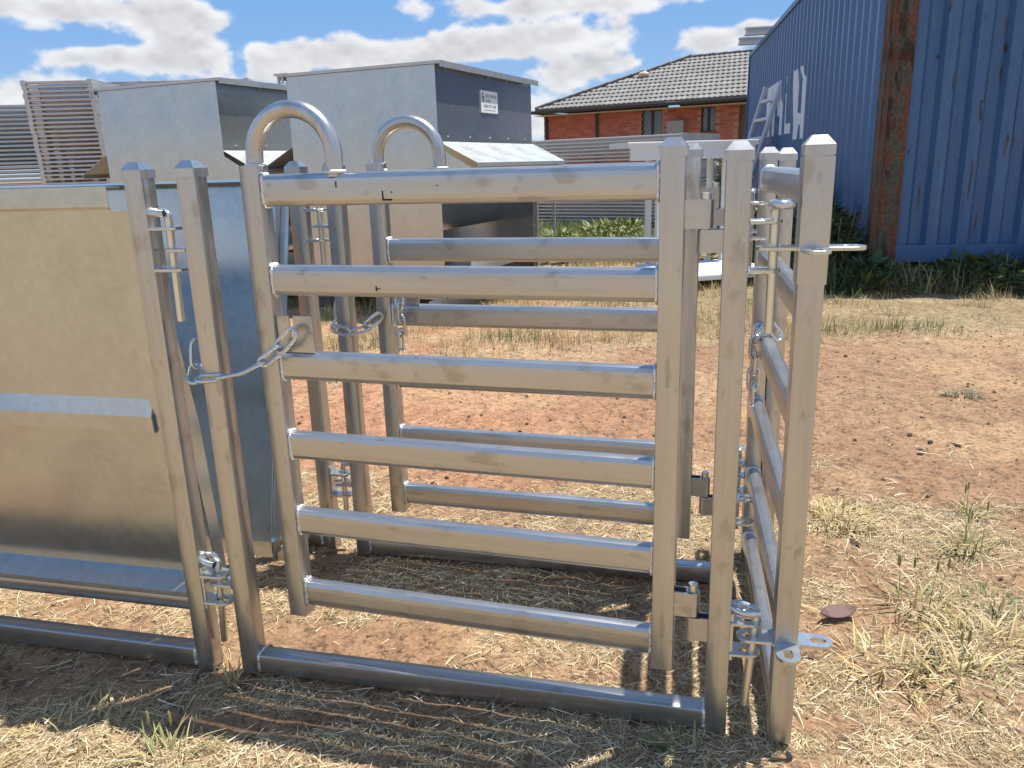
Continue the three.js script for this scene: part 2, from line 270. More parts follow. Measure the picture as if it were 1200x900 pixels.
function gate(label, a, b, turn) {                                 // base: below the hinge pin
  const [x, z] = wor(a, b), t = thing('swing_gate', label, 'gate', [x, 0, z], TH + turn, 'swing gates of the drafting race');
  const xr = -0.054, xl = -0.855, zc = 0;
  part('stile', bar('y', PW, PW, 0.96, 0.003, [xr, 0.127 + 0.48, zc]), M.alu, t);
  const c = part('stile_cap', capGeo(PW, 1.087), M.alu, t); c.position.set(xr, 0, zc);
  part('stile', bar('y', PW, PW, 0.968, 0.003, [xl, 0.127 + 0.484, zc]), M.alu, t);
  const L = xr - xl - PW;
  RAILS.forEach((y) => {
    const r = part('rail', railGeo(RW, RH, L - 0.001, 0.0105, [(xr + xl) / 2, y, zc]), M.alu, t);
    for (const s of [-1, 1]) part('weld_bead', weldRing(RW, RH, (xr + xl) / 2 + s * (L / 2 - 0.003), y, zc), M.weld, r);
  });
  const R = 0.085, pts = [[xl + 0.005, 1.085, 0], [xl + 0.005, 1.10, 0]]; for (let k = 0; k <= 12; k++) { const an = Math.PI * (1 - k / 12); pts.push([xl + 0.005 + R + R * Math.cos(an), 1.1095 + R * Math.sin(an), 0]); } pts.push([xl + 0.005 + 2 * R, 1.095, 0], [xl + 0.005 + 2 * R, 1.07, 0]);
  const h = part('handle', tubeAlong(pts, 0.0165, false, 64, 18), M.alu, t);
  part('weld_bead', new THREE.TorusGeometry(0.0175, 0.003, 6, 20).rotateX(Math.PI / 2).translate(xl + 0.005, 1.0965, 0), M.weld, h);
  part('weld_bead', new THREE.TorusGeometry(0.0185, 0.004, 6, 20).rotateX(Math.PI / 2).translate(xl + 0.005 + 2 * R, 1.079, 0), M.weld, h);
  hingeHalf(t, xr + PW / 2, 0, 0.970, 1.017, 0, 'hinge_strap'); hingeHalf(t, xr + PW / 2, 0, 0.245, 0.294, 0, 'hinge_strap');
  // slotted chain catch standing on the third rail
  const s = new THREE.Shape(); s.moveTo(0, 0); s.lineTo(0.080, 0); s.lineTo(0.080, 0.072); s.lineTo(0.077, 0.075); s.lineTo(0.038, 0.075); s.lineTo(0.036, 0.03); s.lineTo(0.030, 0.03); s.lineTo(0.028, 0.075); s.lineTo(0.003, 0.075); s.lineTo(0, 0.072); s.closePath();
  part('chain_catch', muv(toCreasedNormals(ext(s, 0.005, 4, 0.0006), 0.5).translate(xl + PW / 2 + 0.001, 0.7295, 0.010), 0), M.alu, t);
  return t;
}
const frontFrame = gateFrame('bright aluminium gate frame with ground sill between sheeted panel and side panel', 0, 0);
const rearFrame = gateFrame('aluminium gate frame behind the nearer gate, before the bare red dirt', 0.020, -0.578);
const frontGate = gate('aluminium six rail gate with hooped handle, chained across sheeted panel frame', -0.050, -0.0205, -3.35 * D2R);
const rearGate = gate('aluminium six rail gate with hooped handle, seen through the other gate', -0.030, -0.5985, -2.3 * D2R);

{ const ink = new THREE.MeshStandardMaterial({ color: new THREE.Color(0.03, 0.03, 0.035), roughness: 0.8 }), zf = RW / 2 + 0.0019;
  for (const [x, y, w, h] of [[-0.578, 1.034, 0.003, 0.018], [-0.569, 1.0265, 0.018, 0.003], [-0.672, 1.056, 0.003, 0.012], [-0.560, 1.04, 0.003, 0.003], [-0.605, 0.862, 0.003, 0.010], [-0.600, 0.862, 0.007, 0.002], [-0.47, 1.05, 0.006, 0.0015]]) part('marker_stroke', new THREE.BoxGeometry(w, h, 0.0008).translate(x, y, zf), ink, frontGate); }
// sheeted race panels, their sheets sloping like a V
const profGeo = (pts, x0, x1, th) => {         // a bent sheet: polyline in (z, y) swept along x
  const n = pts.length, off = pts.map((p, i) => { const a = pts[Math.max(0, i - 1)], b = pts[Math.min(n - 1, i + 1)], dx = b[0] - a[0], dy = b[1] - a[1], l = Math.hypot(dx, dy); return [p[0] + dy / l * th, p[1] - dx / l * th]; });
  const s = new THREE.Shape(); pts.forEach((p, i) => (i ? s.lineTo(p[0], p[1]) : s.moveTo(p[0], p[1]))); off.reverse().forEach((p) => s.lineTo(p[0], p[1])); s.closePath();
  const g = new THREE.ExtrudeGeometry(s, { depth: x1 - x0, bevelEnabled: false, steps: 1 }); g.rotateY(-Math.PI / 2); g.translate(x1, 0, 0); return muv(g, 0);   // shape x -> z
};
function sheetPanel(label, a, b, flip) {      // base: front face of the right-hand post
  const [x, z] = wor(a, b), t = thing('sheeted_race_panel', label, 'race panel', [x, 0, z], TH, 'sheeted sides of the drafting race');
  yardPost(t, 0, 0); yardPost(t, -2.3, 0);
  part('sill', bar('x', 0.040, 0.044, 2.3 - PW - 0.002, 0.003, [-1.15, 0.026, -0.0215]), M.alu, t);
  part('weld_bead', weldRing(0.040, 0.044, -PW / 2 - 0.002, 0.026, -0.0215), M.weld, t);
  const k = flip ? -1 : 1, o = flip ? -0.020 : -0.001;
  const q = (zz, y) => [o + k * zz, y];
  const x0 = -2.27, x1 = flip ? -0.045 : -0.062;
  if (flip) part('sheet', profGeo([q(-0.030, 1.060), q(0.0, 1.065), q(-0.003, 1.055), q(-0.250, 0.130), q(-0.251, 0.085)], x0, x1, -0.002), M.gal, t);
  else part('sheet', profGeo([q(-0.038, 1.063), q(0.0, 1.065), q(0.0, 1.026), q(-0.004, 1.020), q(-0.039, 0.624), q(-0.026, 0.588), q(-0.029, 0.552), q(-0.045, 0.546), q(-0.098, 0.186), q(-0.050, 0.158), q(-0.050, 0.146)], x0, x1, 0.002), M.gal, t);
  part('bottom_tube', bar('x', 0.040, 0.040, 2.27 - 0.045, 0.003, [-1.1575, flip ? 0.105 : 0.122, o + k * (flip ? -0.226 : -0.088)]), M.alu, t);
  part('end_flange', profGeo(flip ? [q(-0.006, 1.02), q(-0.240, 0.14)] : [q(-0.002, 1.018), q(-0.038, 0.54), q(-0.080, 0.15)], -0.066, -0.021, flip ? -0.005 : 0.005), M.gal, t);
  if (!flip) {const e = new THREE.Shape(); const pe = [q(0, 1.05), q(-0.012, 0.85), q(-0.038, 0.54), q(-0.080, 0.15), q(-0.115, 0.10), q(-0.104, 0.22), q(-0.080, 0.56), q(-0.040, 0.80)]; pe.forEach((p, i) => (i ? e.lineTo(...p) : e.moveTo(...p))); e.closePath();
  const eg = new THREE.ExtrudeGeometry(e, { depth: 0.004, bevelEnabled: false }).rotateY(-Math.PI / 2).translate(0.0135, 0, 0); part('end_plate', muv(eg), M.gal, t); }
  else part('cross_tie', bar('z', 0.03, 0.03, 0.20, 0.003, [-0.05, 0.060, o + 0.095]), M.alu, t);
  for (const y of HUB.top) lug(t, PW / 2, y + 0.002, -0.0205, 0, 0.056); for (const y of HUB.low) lug(t, PW / 2, y - 0.008, -0.0205, 0, 0.060);
  part('lug_plate', box(PW / 2, PW / 2 + 0.005, 0.155, 0.255, -0.038, -0.003), M.zinc, t);
  return t;
}
sheetPanel('sheeted race panel reflecting golden straw, outer face leaning over its sill', -1.119, 0.006, false);
sheetPanel('pale blue reflecting sheeted race panel standing behind the sill of the golden one', -1.105, -0.597, true);

// open side panel closing the race
{
  const [x, z] = wor(0.12, 0.003), t = thing('side_panel', 'aluminium side panel of six rails seen edge on, four lugged collars', 'yard panel', [x, 0, z], TH + 1.65 * D2R);
  yardPost(t, 0, 0, { w: 0.042, h: 1.082 });
  part('sleeve', bar('y', 0.047, 0.047, 0.20, 0.003, [0, 0.98, -0.021]), M.alu, t);
  yardPost(t, 0, -0.763, { w: 0.041, h: 1.075 }); yardPost(t, 0.0425, -0.763, { w: 0.041, h: 1.072 });
  for (const y of [1.03, 0.835, 0.637, 0.438, 0.240, 0.046]) {
    const r = part('rail', bar('z', 0.036, 0.060, 0.763 - 0.042 - 0.002, 0.017, [0, y, -0.4025]), M.alu, t);
    part('weld_bead', toCreasedNormals(ext(rrect(0.0405, 0.067, 0.018), 0.012, 5, 0.004).translate(0, y, -0.756), 0.9), M.weld, r);
  }
  const col = (y) => { for (const [a, l] of [[Math.PI, 0.066], [0, 0.062], [-Math.PI / 2, 0.056]]) lug(t, Math.cos(a) * 0.0215, y, -0.021 - Math.sin(a) * 0.0215, a, l); part('collar', bar('y', 0.050, 0.050, 0.006, 0.003, [0, y, -0.021]), M.zinc, t); };
  col(0.937); col(0.213);
  for (const y of [0.97, 0.90, 0.27, 0.235, 0.19]) lug(t, -0.0205, y, -0.7835, Math.PI, 0.050);
}

// drop pins: a rod with a bent loop for a handle
function dropPin(label, a, y, b, turn, tilt = 0, len = 0.20) {
  const [x, z] = wor(a, b), t = thing('drop_pin', label, 'pin', [x, y, z], TH, 'drop pins joining the panels');
  const g = new THREE.Group(); t.rotation.set(0, TH + turn, tilt, 'YXZ');
  part('shaft', toCreasedNormals(new THREE.CylinderGeometry(0.0078, 0.0078, len, 16).toNonIndexed().translate(0, -len / 2, 0), 0.7), M.pin, t);
  part('loop_handle', tubeAlong([[0, -0.004, 0], [0.002, 0.010, 0], [0.012, 0.0135, 0.002], [0.034, 0.0135, 0.006], [0.046, 0.0135, -0.006], [0.034, 0.0135, -0.020], [0.010, 0.0135, -0.020], [-0.004, 0.013, -0.012]], 0.0076, false, 48, 12), M.zinc, t);
  return t;
}
dropPin('zinc drop pin hanging high between sheeted golden panel and frame post', -1.066, 0.998, -0.015, Math.PI * 0.9, 0.03);
dropPin('zinc drop pin low between sheeted golden panel and frame post', -1.064, 0.250, -0.015, Math.PI * 0.85, 0.10, 0.19);
dropPin('zinc drop pin high between frame post and side panel collar', 0.060, 0.995, -0.018, -Math.PI / 2, 0.0);
dropPin('zinc drop pin with flat loop, low between frame post and side panel collar', 0.066, 0.258, -0.016, Math.PI * 0.98, 0.07, 0.195);
dropPin('zinc drop pin high between pale blue sheeted panel and its frame post', -1.046, 0.998, -0.613, Math.PI * 0.9, 0);
dropPin('zinc drop pin low between pale blue sheeted panel and its frame post', -1.046, 0.252, -0.613, Math.PI * 0.1, 0);
dropPin('zinc drop pin low on the far post of the side panel', 0.062, 0.285, -0.80, Math.PI * 0.5, 0, 0.22);
dropPin('zinc drop pin high on the far post of the side panel', 0.062, 0.985, -0.80, Math.PI * 0.5, 0);

// chains: welded links, each turned a quarter against the last
const linkGeo = (() => { const L = 0.034, R = 0.0118, p = []; for (let k = 0; k <= 8; k++) { const a = -Math.PI / 2 + Math.PI * k / 8; p.push([L / 2 + R * Math.cos(a), R * Math.sin(a), 0]); } for (let k = 0; k <= 8; k++) { const a = Math.PI / 2 + Math.PI * k / 8; p.push([-L / 2 + R * Math.cos(a), R * Math.sin(a), 0]); } return tubeAlong(p, 0.0043, true, 40, 8); })();
function chain(label, pts, n, twist0 = 0, group = 'gate chains') {
  const c = new THREE.CatmullRomCurve3(pts.map(([a, y, b]) => { const [x, z] = wor(a, b); return new THREE.Vector3(x, y, z); }), false, 'centripetal');
  const p0 = c.getPointAt(0), t = thing('chain', label, 'chain', [p0.x, p0.y, p0.z], 0, group);
  for (let k = 0; k < n; k++) {
    const u = (k + 0.5) / n, p = c.getPointAt(u).sub(p0), d = c.getTangentAt(u).normalize(), m = part('link', linkGeo, M.zinc, t);
    m.position.copy(p); m.quaternion.setFromUnitVectors(new THREE.Vector3(1, 0, 0), d); m.rotateX(twist0 + (k % 2) * Math.PI / 2 + Math.sin(k * 3.1) * 0.25);
  }
}
chain('zinc chain from the nearer gate catch wrapped round its frame post', [[-0.834, 0.775, -0.030], [-0.884, 0.728, -0.022], [-0.935, 0.700, 0.004], [-0.990, 0.690, 0.014], [-1.036, 0.690, 0.010], [-1.046, 0.706, -0.012], [-1.047, 0.752, -0.024]], 7, 0.6);
chain('zinc chain hanging off the catch of the farther gate', [[-0.825, 0.775, -0.580], [-0.822, 0.738, -0.572], [-0.824, 0.69, -0.573], [-0.825, 0.625, -0.573]], 4, 0.3);
chain('zinc chain loop round the farther frame post', [[-1.020, 0.735, -0.625], [-1.018, 0.690, -0.612], [-0.995, 0.672, -0.558], [-0.94, 0.668, -0.565], [-0.885, 0.705, -0.590]], 5, 0.4);
chain('zinc chain draped over a rail of the side panel', [[0.128, 0.665, -0.60], [0.105, 0.690, -0.60], [0.082, 0.665, -0.60], [0.077, 0.61, -0.60], [0.076, 0.50, -0.60]], 6, 0.2);

// ---------------------------------------------------------------- sheep feeders
function feeder(label, cx, cz, withSign) {
  const t = thing('sheep_feeder', label, 'feeder', [cx, 0, cz], -24 * D2R, 'galvanised sheep feeders');
  const W = 1.31, L = 1.80;
  const poly = (p, x0, axis, th, mat, name) => { const s = new THREE.Shape(); p.forEach((q, i) => (i ? s.lineTo(q[0], q[1]) : s.moveTo(q[0], q[1]))); s.closePath(); const g = new THREE.ExtrudeGeometry(s, { depth: th, bevelEnabled: false }); g.translate(0, 0, x0); return part(name, muv(g), mat, t); };
  const end = [[-W, 0.10], [0, 0.10], [0, 0.84], [0.10, 0.84], [0.26, 1.075], [0.0, 1.22], [0, 1.80], [-W, 1.80]];
  poly(end, -0.0015, 'z', 0.003, M.gal, 'end_wall'); poly(end, -L - 0.0015, 'z', 0.003, M.gal, 'end_wall');
  for (const s of [0, 1]) {
    const X = (x) => (s ? -W - x : x), bx = (name, x0, x1, y0, y1, z0, z1, mat) => part(name, box(Math.min(X(x0), X(x1)), Math.max(X(x0), X(x1)), y0, y1, z0, z1, 2), mat, t);
    bx('side_wall', -0.003, 0.0, 1.26, 1.80, -L + 0.003, -0.003, M.gal);
    const sl = part('hopper_slope', muv(new THREE.BoxGeometry(0.002, 0.80, L - 0.01), 2), M.gal, t); sl.position.set(X(-0.22), 0.90, -L / 2); sl.rotation.z = (s ? 1 : -1) * 0.56;
    const fl = part('flap', muv(new THREE.BoxGeometry(0.345, 0.003, L + 0.03), 2), M.galDull, t); fl.position.set(X(0.162), 1.183, -L / 2); fl.rotation.z = (s ? 1 : -1) * 0.47;
    const lip = part('flap_lip', muv(new THREE.BoxGeometry(0.003, 0.028, L + 0.03), 2), M.galDull, t); lip.position.set(X(0.317), 1.092, -L / 2);
    bx('tray_floor', -0.30, 0.22, 0.300, 0.304, -L + 0.01, -0.01, M.gal); bx('tray_lip', 0.22, 0.224, 0.304, 0.43, -L, 0, M.gal);
    bx('corner_post', 0.004, 0.038, 0.08, 1.25, -L - 0.035, -L - 0.004, M.galDull);
    bx('strut', 0.21, 0.23, 0.43, 1.10, -L + 0.01, -L + 0.03, M.galDull);
  }
  const lid = part('lid', box(-W - 0.05, 0.055, 1.803, 1.812, -L - 0.05, 0.02, 2), M.galDull, t);
  part('lid_lip', box(0.051, 0.055, 1.768, 1.803, -L - 0.05, 0.02, 2), M.galDull, lid); part('lid_lip', box(-W - 0.05, -W - 0.046, 1.768, 1.803, -L - 0.05, 0.02, 2), M.galDull, lid);
  part('lid_lip', box(-W - 0.046, 0.051, 1.790, 1.803, 0.016, 0.02, 0), M.galDull, lid);
  for (const xx of [-W + 0.06, -0.06]) part('skid', box(xx - 0.04, xx + 0.04, 0.0, 0.10, -L - 0.1, 0.1, 2), M.galDull, t);
  const hb = part('lid_hinge', merge([box(-W - 0.09, -W + 0.02, 1.80, 1.816, -0.03, 0.03, 0), cyl(0.012, 1.74, 1.815, -W - 0.07, 0.0), cyl(0.010, 1.74, 1.80, -W - 0.02, 0.02)]), M.galDull, t);
  for (let k = 0; k < 5; k++) for (const q of [1.77, 1.3]) part('rivet', new THREE.SphereGeometry(0.006, 8, 6).translate(0.001, q, -0.15 - k * 0.37), M.galDull, t);
  return t;
}
const f1 = feeder('galvanised sheep feeder with a small white sign on its side', -0.48, -6.06);
const f2 = feeder('galvanised sheep feeder without sign, beside the flat stacked panels', -2.26, -6.70);
{
  const cv = document.createElement('canvas'); cv.width = 320; cv.height = 180; const c = cv.getContext('2d');
  c.fillStyle = '#e4e8ea'; c.fillRect(0, 0, 320, 180);
  c.fillStyle = '#10161c'; c.beginPath(); c.arc(34, 28, 12, 0, 7); c.fill(); c.beginPath(); c.moveTo(16, 46); c.lineTo(62, 46); c.lineTo(60, 72); c.lineTo(40, 102); c.lineTo(22, 74); c.closePath(); c.fill(); c.fillStyle = '#e4e8ea'; c.beginPath(); c.ellipse(38, 66, 8, 15, 0, 0, 7); c.fill();
  c.fillStyle = '#27324a'; c.font = 'bold 38px sans-serif'; c.fillText('RICK WOOD', 82, 54, 220); c.fillStyle = '#4d6b57'; c.font = 'bold 34px sans-serif'; c.fillText('RURAL', 84, 92, 120);
  c.fillStyle = '#39456b'; c.font = 'bold 40px sans-serif'; c.fillText('0400 877 448', 44, 140, 240); c.fillStyle = '#7b858c'; c.fillRect(44, 156, 230, 7);
  const tx = new THREE.CanvasTexture(cv); tx.colorSpace = THREE.SRGBColorSpace;
  const th = -24 * D2R, lx = 0.0045, lz = -0.885, s = thing('maker_sign', 'white printed sign fixed to the feeder side wall', 'sign', [-0.48 + Math.cos(th) * lx + Math.sin(th) * lz, 1.494, -6.06 - Math.sin(th) * lx + Math.cos(th) * lz], th);
  const white = new THREE.MeshStandardMaterial({ color: 0xe4e8ea, roughness: 0.5 }), face = new THREE.MeshStandardMaterial({ map: tx, roughness: 0.45 });
  part('board', new THREE.BoxGeometry(0.004, 0.17, 0.32).translate(0, 0.085, 0), white, s);
  part('print', new THREE.PlaneGeometry(0.316, 0.166).rotateY(Math.PI / 2).translate(0.0045, 0.085, 0), face, s);
}

// ---------------------------------------------------------------- stacks of panels lying flat
const stackMat = [0.66, 0.58, 0.72].map((v) => new THREE.MeshStandardMaterial({ color: new THREE.Color(v, v, v), metalness: 0.6, roughness: 0.66, map: aluCol, roughnessMap: aluRgh }));
const galvMat = [0.64, 0.72, 0.58].map((v) => new THREE.MeshStandardMaterial({ color: new THREE.Color(v * 0.95, v, v * 1.03), metalness: 0.6, roughness: 0.62, map: galCol, roughnessMap: galRgh }));
function flatPanel(name, label, group, len, wid, th, mats, lugs) {
  const t = thing(name, label, 'stacked panel', [0, 0, 0], 0, group);
  for (const x of [0, len]) part('stile', box(x - 0.022, x + 0.022, 0, th, -wid - 0.02, 0.02, 2), mats[0], t);
  for (let k = 0; k < 5; k++) part('rail', bar('x', 0.05, th * 0.56, len - 0.046, th * 0.26, [len / 2, th / 2, -wid * k / 4]), mats[k % mats.length], t);
  if (lugs) for (const x of [0, len]) part('lug', box(x - 0.018, x + 0.018, th * 0.35, th * 0.6, 0.02, 0.075, 2), mats[2], t);
  return t;
}
function stack(proto, x, z, turn, n, dy, seed, y0 = 0.08, lean = 0) {
  const r = rng(seed);
  for (let k = 0; k < n; k++) {
    const o = k ? proto.clone() : proto; if (k) { o.name = numbered(proto.userData.base); scene.add(o); o.userData = { ...proto.userData }; } else proto.userData.base = proto.name.replace(/_\d{3}$/, '');
    const j = (r() - 0.5) * 0.012, q = (r() - 0.5) * 0.012; o.position.set(x + Math.cos(turn) * (j + lean * k) + Math.sin(turn) * q, y0 + k * dy, z - Math.sin(turn) * (j + lean * k) + Math.cos(turn) * q); o.rotation.y = turn + (r() - 0.5) * 0.006;
  }
}
stack(flatPanel('stacked_gate', 'short grey gate lying flat in the tall leaning stack', 'gates in the tall stack behind the feeder', 0.62, 1.0, 0.0405, stackMat, false), -4.50, -8.15, 3 * D2R, 47, 0.0408, 3, 0.08, -0.0016);
stack(flatPanel('long_gate', 'long grey gate lying flat in the stack behind the feeder', 'long gates in the stack behind the feeder', 1.70, 1.0, 0.0405, stackMat, false), -4.42, -9.10, 5 * D2R, 49, 0.0408, 4, 0.08, -0.0012);
stack(flatPanel('galvanised_panel', 'blue grey galvanised panel lying flat in the low stack', 'galvanised panels in the low stack', 1.6, 1.0, 0.044, galvMat, true), -6.35, -8.75, 8 * D2R, 40, 0.0445, 5);
stack(flatPanel('yard_panel', 'silver yard panel lying flat in the stack before the brick house', 'yard panels stacked before the brick house', 2.9, 1.5, 0.056, stackMat, true), 0.36, -14.45, -35 * D2R, 25, 0.057, 6, 0.06);

// ---------------------------------------------------------------- white table and board
{
  const white = new THREE.MeshStandardMaterial({ color: new THREE.Color(0.74, 0.75, 0.76), roughness: 0.55, metalness: 0 });
  const t = thing('white_table', 'white painted steel work table standing in weeds', 'table', [1.12, 0, -7.45], 17 * D2R);
  part('table_top', bar('x', 0.42, 0.045, 1.36, 0.004, [0.68, 1.225, -0.24]), white, t);
  part('apron', box(0.03, 1.33, 1.085, 1.2015, -0.06, -0.04, 0), white, t);
  for (const [x, z, w] of [[0.39, -0.07, 0.13], [1.06, -0.07, 0.07], [0.39, -0.36, 0.05], [1.06, -0.36, 0.05]]) part('leg', bar('y', w, 0.05, 1.085, 0.004, [x, 0.5425, z - 0.03]), white, t);
  const b = thing('white_board', 'bright white board lying on the grass by the white table', 'board', [1.82, 0, -7.35], 14 * D2R);
  part('board', bar('x', 0.95, 0.05, 1.0, 0.004, [0, 0.10, 0]), white, b);
  for (const x of [-0.4, 0.4]) part('bearer', bar('z', 0.06, 0.07, 0.9, 0.004, [x, 0.038, 0]), white, b);
}

// ---------------------------------------------------------------- shipping container
{
  const N = [3.05, -6.75], ang = 79.4 * D2R, LEN = 10.9, WID = 2.44, Y0 = 0.20, Y1 = 3.11;
  // local axes: -z runs along the long side, x across the end
  const turn = -(90 * D2R - ang), t = thing('shipping_container', 'long blue corrugated shipping container with a rusty corner post', 'container', [N[0], 0, N[1]], turn);
  const cv = document.createElement('canvas'); cv.width = 2048; cv.height = 546; const c = cv.getContext('2d'), SX = 2048 / LEN, SY = 546 / (Y1 - Y0);
  c.fillStyle = 'rgb(62,98,142)'; c.fillRect(0, 0, 2048, 546); const r = rng(12);
  for (let k = 0; k < 900; k++) { const v = r(); c.fillStyle = v < 0.5 ? `rgba(86,122,156,${0.05 + r() * 0.1})` : `rgba(48,82,130,${0.05 + r() * 0.10})`; c.fillRect(r() * 2048, r() * 546, 2 + r() * 26, 10 + r() * 160); }
  for (let k = 0; k < 120; k++) { c.fillStyle = `rgba(96,60,40,${0.15 + r() * 0.4})`; const s = 1 + r() * 3; c.fillRect(r() * 2048, r() * 546, s, s * (1 + r() * 3)); }
  const P = (pts) => { c.beginPath(); pts.forEach(([s, y], i) => { const X = (LEN - s) * SX, Y = (Y1 - y) * SY; i ? c.lineTo(X, Y) : c.moveTo(X, Y); }); c.closePath(); c.fill(); };
  c.fillStyle = 'rgb(212,220,226)';
  P([[7.72, 2.20], [6.13, 2.20], [6.05, 1.95], [7.78, 1.97]]); P([[7.78, 1.97], [7.36, 1.97], [7.34, 1.34], [7.72, 1.34]]); P([[7.12, 1.97], [6.83, 1.97], [6.66, 1.34], [7.02, 1.34]]); P([[6.40, 1.96], [6.05, 1.95], [5.78, 1.33], [6.10, 1.33], [6.26, 1.62], [6.46, 1.70]]);
  P([[5.72, 2.20], [5.51, 2.20], [5.51, 2.06], [5.66, 2.06]]); P([[5.72, 1.93], [5.48, 1.93], [5.46, 1.48], [5.14, 1.48], [5.12, 1.33], [5.60, 1.33]]);
  P([[4.93, 2.20], [4.61, 2.20], [4.53, 1.69], [4.21, 1.83], [4.36, 2.20], [4.16, 2.20], [3.96, 1.96], [3.85, 1.225], [4.09, 1.225], [4.14, 1.42], [4.32, 1.42], [4.34, 1.225], [4.84, 1.225]]);
  c.fillStyle = 'rgb(62,98,142)'; P([[4.36, 1.83], [4.22, 1.83], [4.24, 1.56], [4.42, 1.60]]);
  const sideTex = new THREE.CanvasTexture(cv); sideTex.colorSpace = THREE.SRGBColorSpace; sideTex.anisotropy = 8;
  const sideMat = new THREE.MeshStandardMaterial({ map: sideTex, roughness: 0.42, metalness: 0.0 });
  // end wall paint: deep blue, scratches, rust runs
  const cw = document.createElement('canvas'); cw.width = 1024; cw.height = 1024; const e = cw.getContext('2d'); e.fillStyle = 'rgb(62,98,142)'; e.fillRect(0, 0, 1024, 1024);
  for (let k = 0; k < 1400; k++) { const v = r(); e.fillStyle = v < 0.45 ? `rgba(86,122,156,${0.04 + r() * 0.12})` : v < 0.9 ? `rgba(48,82,130,${0.04 + r() * 0.12})` : `rgba(104,130,112,${0.05 + r() * 0.14})`; e.fillRect(r() * 1024, r() * 1024, 2 + r() * 16, 20 + r() * 240); }
  const runs = []; for (let k = 0; k < 70; k++) runs.push([r() < 0.6 ? (Math.floor(r() * 18) + 0.5 + (r() - 0.5) * 0.5) * 1024 / 17.7 : r() * 1024, r() * 900, 2 + r() * 8, 10 + r() * r() * 200]);
  for (const [x, y, w, h] of runs) { for (let q = 0; q < 14; q++) { e.fillStyle = r() < 0.3 ? `rgba(34,28,24,${0.3 + r() * 0.4})` : `rgba(${60 + r() * 34},${38 + r() * 14},${28 + r() * 12},${0.25 + r() * 0.45})`; e.fillRect(x + (r() - 0.5) * w, y + r() * h * 0.7, 1 + r() * w * 0.6, 4 + r() * h * 0.4); } }
  for (let k = 0; k < 260; k++) { e.fillStyle = r() < 0.7 ? `rgba(90,56,40,${0.3 + r() * 0.4})` : `rgba(170,180,186,${0.3 + r() * 0.3})`; const s = 1 + r() * 3.5; e.fillRect(r() * 1024, r() * 1024, s, s); }
  const endTex = new THREE.CanvasTexture(cw); endTex.colorSpace = THREE.SRGBColorSpace;
  const endMat = new THREE.MeshStandardMaterial({ map: endTex, roughness: 0.42 });
  const rust = tex(256, 1024, (u, v) => { const a = fbm(u * 3, v * 34, 5), b = fbm(u * 5 + 7, v * 20, 4), edge = Math.max(1 - ss(0.05, 0.22, u), ss(0.70, 0.9, u)), k = ss(0.50, 0.60, a * 0.6 + b * 0.4 + edge * 0.14), dk = ss(0.55, 0.7, fbm(u * 2.5 + 3, v * 16 + 9, 4)); const g = fbm(u * 12, v * 190, 3); const q = 1 - dk * 0.35; return [(mix(0.33, 0.41, k) + (g - 0.5) * 0.2) * q, (mix(0.315, 0.27, k) + (g - 0.5) * 0.16) * q, (mix(0.27, 0.205, k) + (g - 0.5) * 0.12) * q]; }, true, 1);
  const rustB = tex(256, 512, (u, v) => grey(fbm(u * 5, v * 80, 5)), false, 1);
  const rustMat = new THREE.MeshStandardMaterial({ map: rust, bumpMap: rustB, bumpScale: 0.006, roughness: 0.92 });
  const blue = new THREE.MeshStandardMaterial({ color: 0x3e628e, roughness: 0.42 });
  function corr(len, pitch, depth, y0, y1, flat) {        // trapezoid corrugation along x, bulging towards +z
    const xs = []; for (let x = 0; x < len - 1e-6; x += pitch) { const a = pitch * flat, b = pitch * (0.5 - flat); xs.push([x, 0], [x + a, 0], [x + a + b, -depth], [x + 2 * a + b, -depth]); } xs.push([len, 0]);
    const q = xs.filter((p) => p[0] <= len); const P2 = [], U2 = [];
    for (let i = 0; i < q.length - 1; i++) { const A = q[i], B = q[i + 1]; const v = [[A[0], y0, A[1]], [B[0], y0, B[1]], [B[0], y1, B[1]], [A[0], y0, A[1]], [B[0], y1, B[1]], [A[0], y1, A[1]]]; for (const p of v) { P2.push(...p); U2.push(p[0] / len, (p[1] - y0) / (y1 - y0)); } }
    const g = new THREE.BufferGeometry(); g.setAttribute('position', new THREE.Float32BufferAttribute(P2, 3)); g.setAttribute('uv', new THREE.Float32BufferAttribute(U2, 2)); g.computeVertexNormals(); return g;
  }
  const side = part('side_wall', corr(LEN - 0.16, 0.278, 0.036, Y0 + 0.15, Y1 - 0.06, 0.25).rotateY(-Math.PI / 2).translate(0.02, 0, -LEN + 0.08), sideMat, t);
  side.geometry.translate(0, 0, 0);
  const end = part('end_wall', corr(WID - 0.36, 0.235, 0.050, Y0 + 0.14, Y1 - 0.1, 0.36).translate(0.20, 0, -0.03), endMat, t);
  part('top_rail', box(0, 0.06, Y1 - 0.06, Y1, -LEN, 0, 2), blue, t); part('bottom_rail', box(0, 0.06, Y0, Y0 + 0.15, -LEN, -0.17, 2), blue, t);
  part('bottom_rail', box(0.20, WID, Y0, Y0 + 0.14, -0.09, -0.004, 0), blue, t); part('top_rail', box(0.20, WID, Y1 - 0.1, Y1, -0.09, -0.004, 0), blue, t);
  const cp = (x0, x1, z0, z1) => { const g = new THREE.BoxGeometry(x1 - x0, Y1 - Y0, z1 - z0, 1, 1, 1).translate((x0 + x1) / 2, (Y0 + Y1) / 2, (z0 + z1) / 2); return g; };
  part('corner_post', cp(-0.012, 0.035, -0.14, 0.012), rustMat, t); part('corner_post', cp(0.035, 0.20, -0.14, 0.0), rustMat, t); part('corner_post', cp(WID - 0.16, WID, -0.14, 0.004), blue, t);
  part('corner_post', cp(-0.006, 0.16, -LEN, -LEN + 0.09), blue, t);
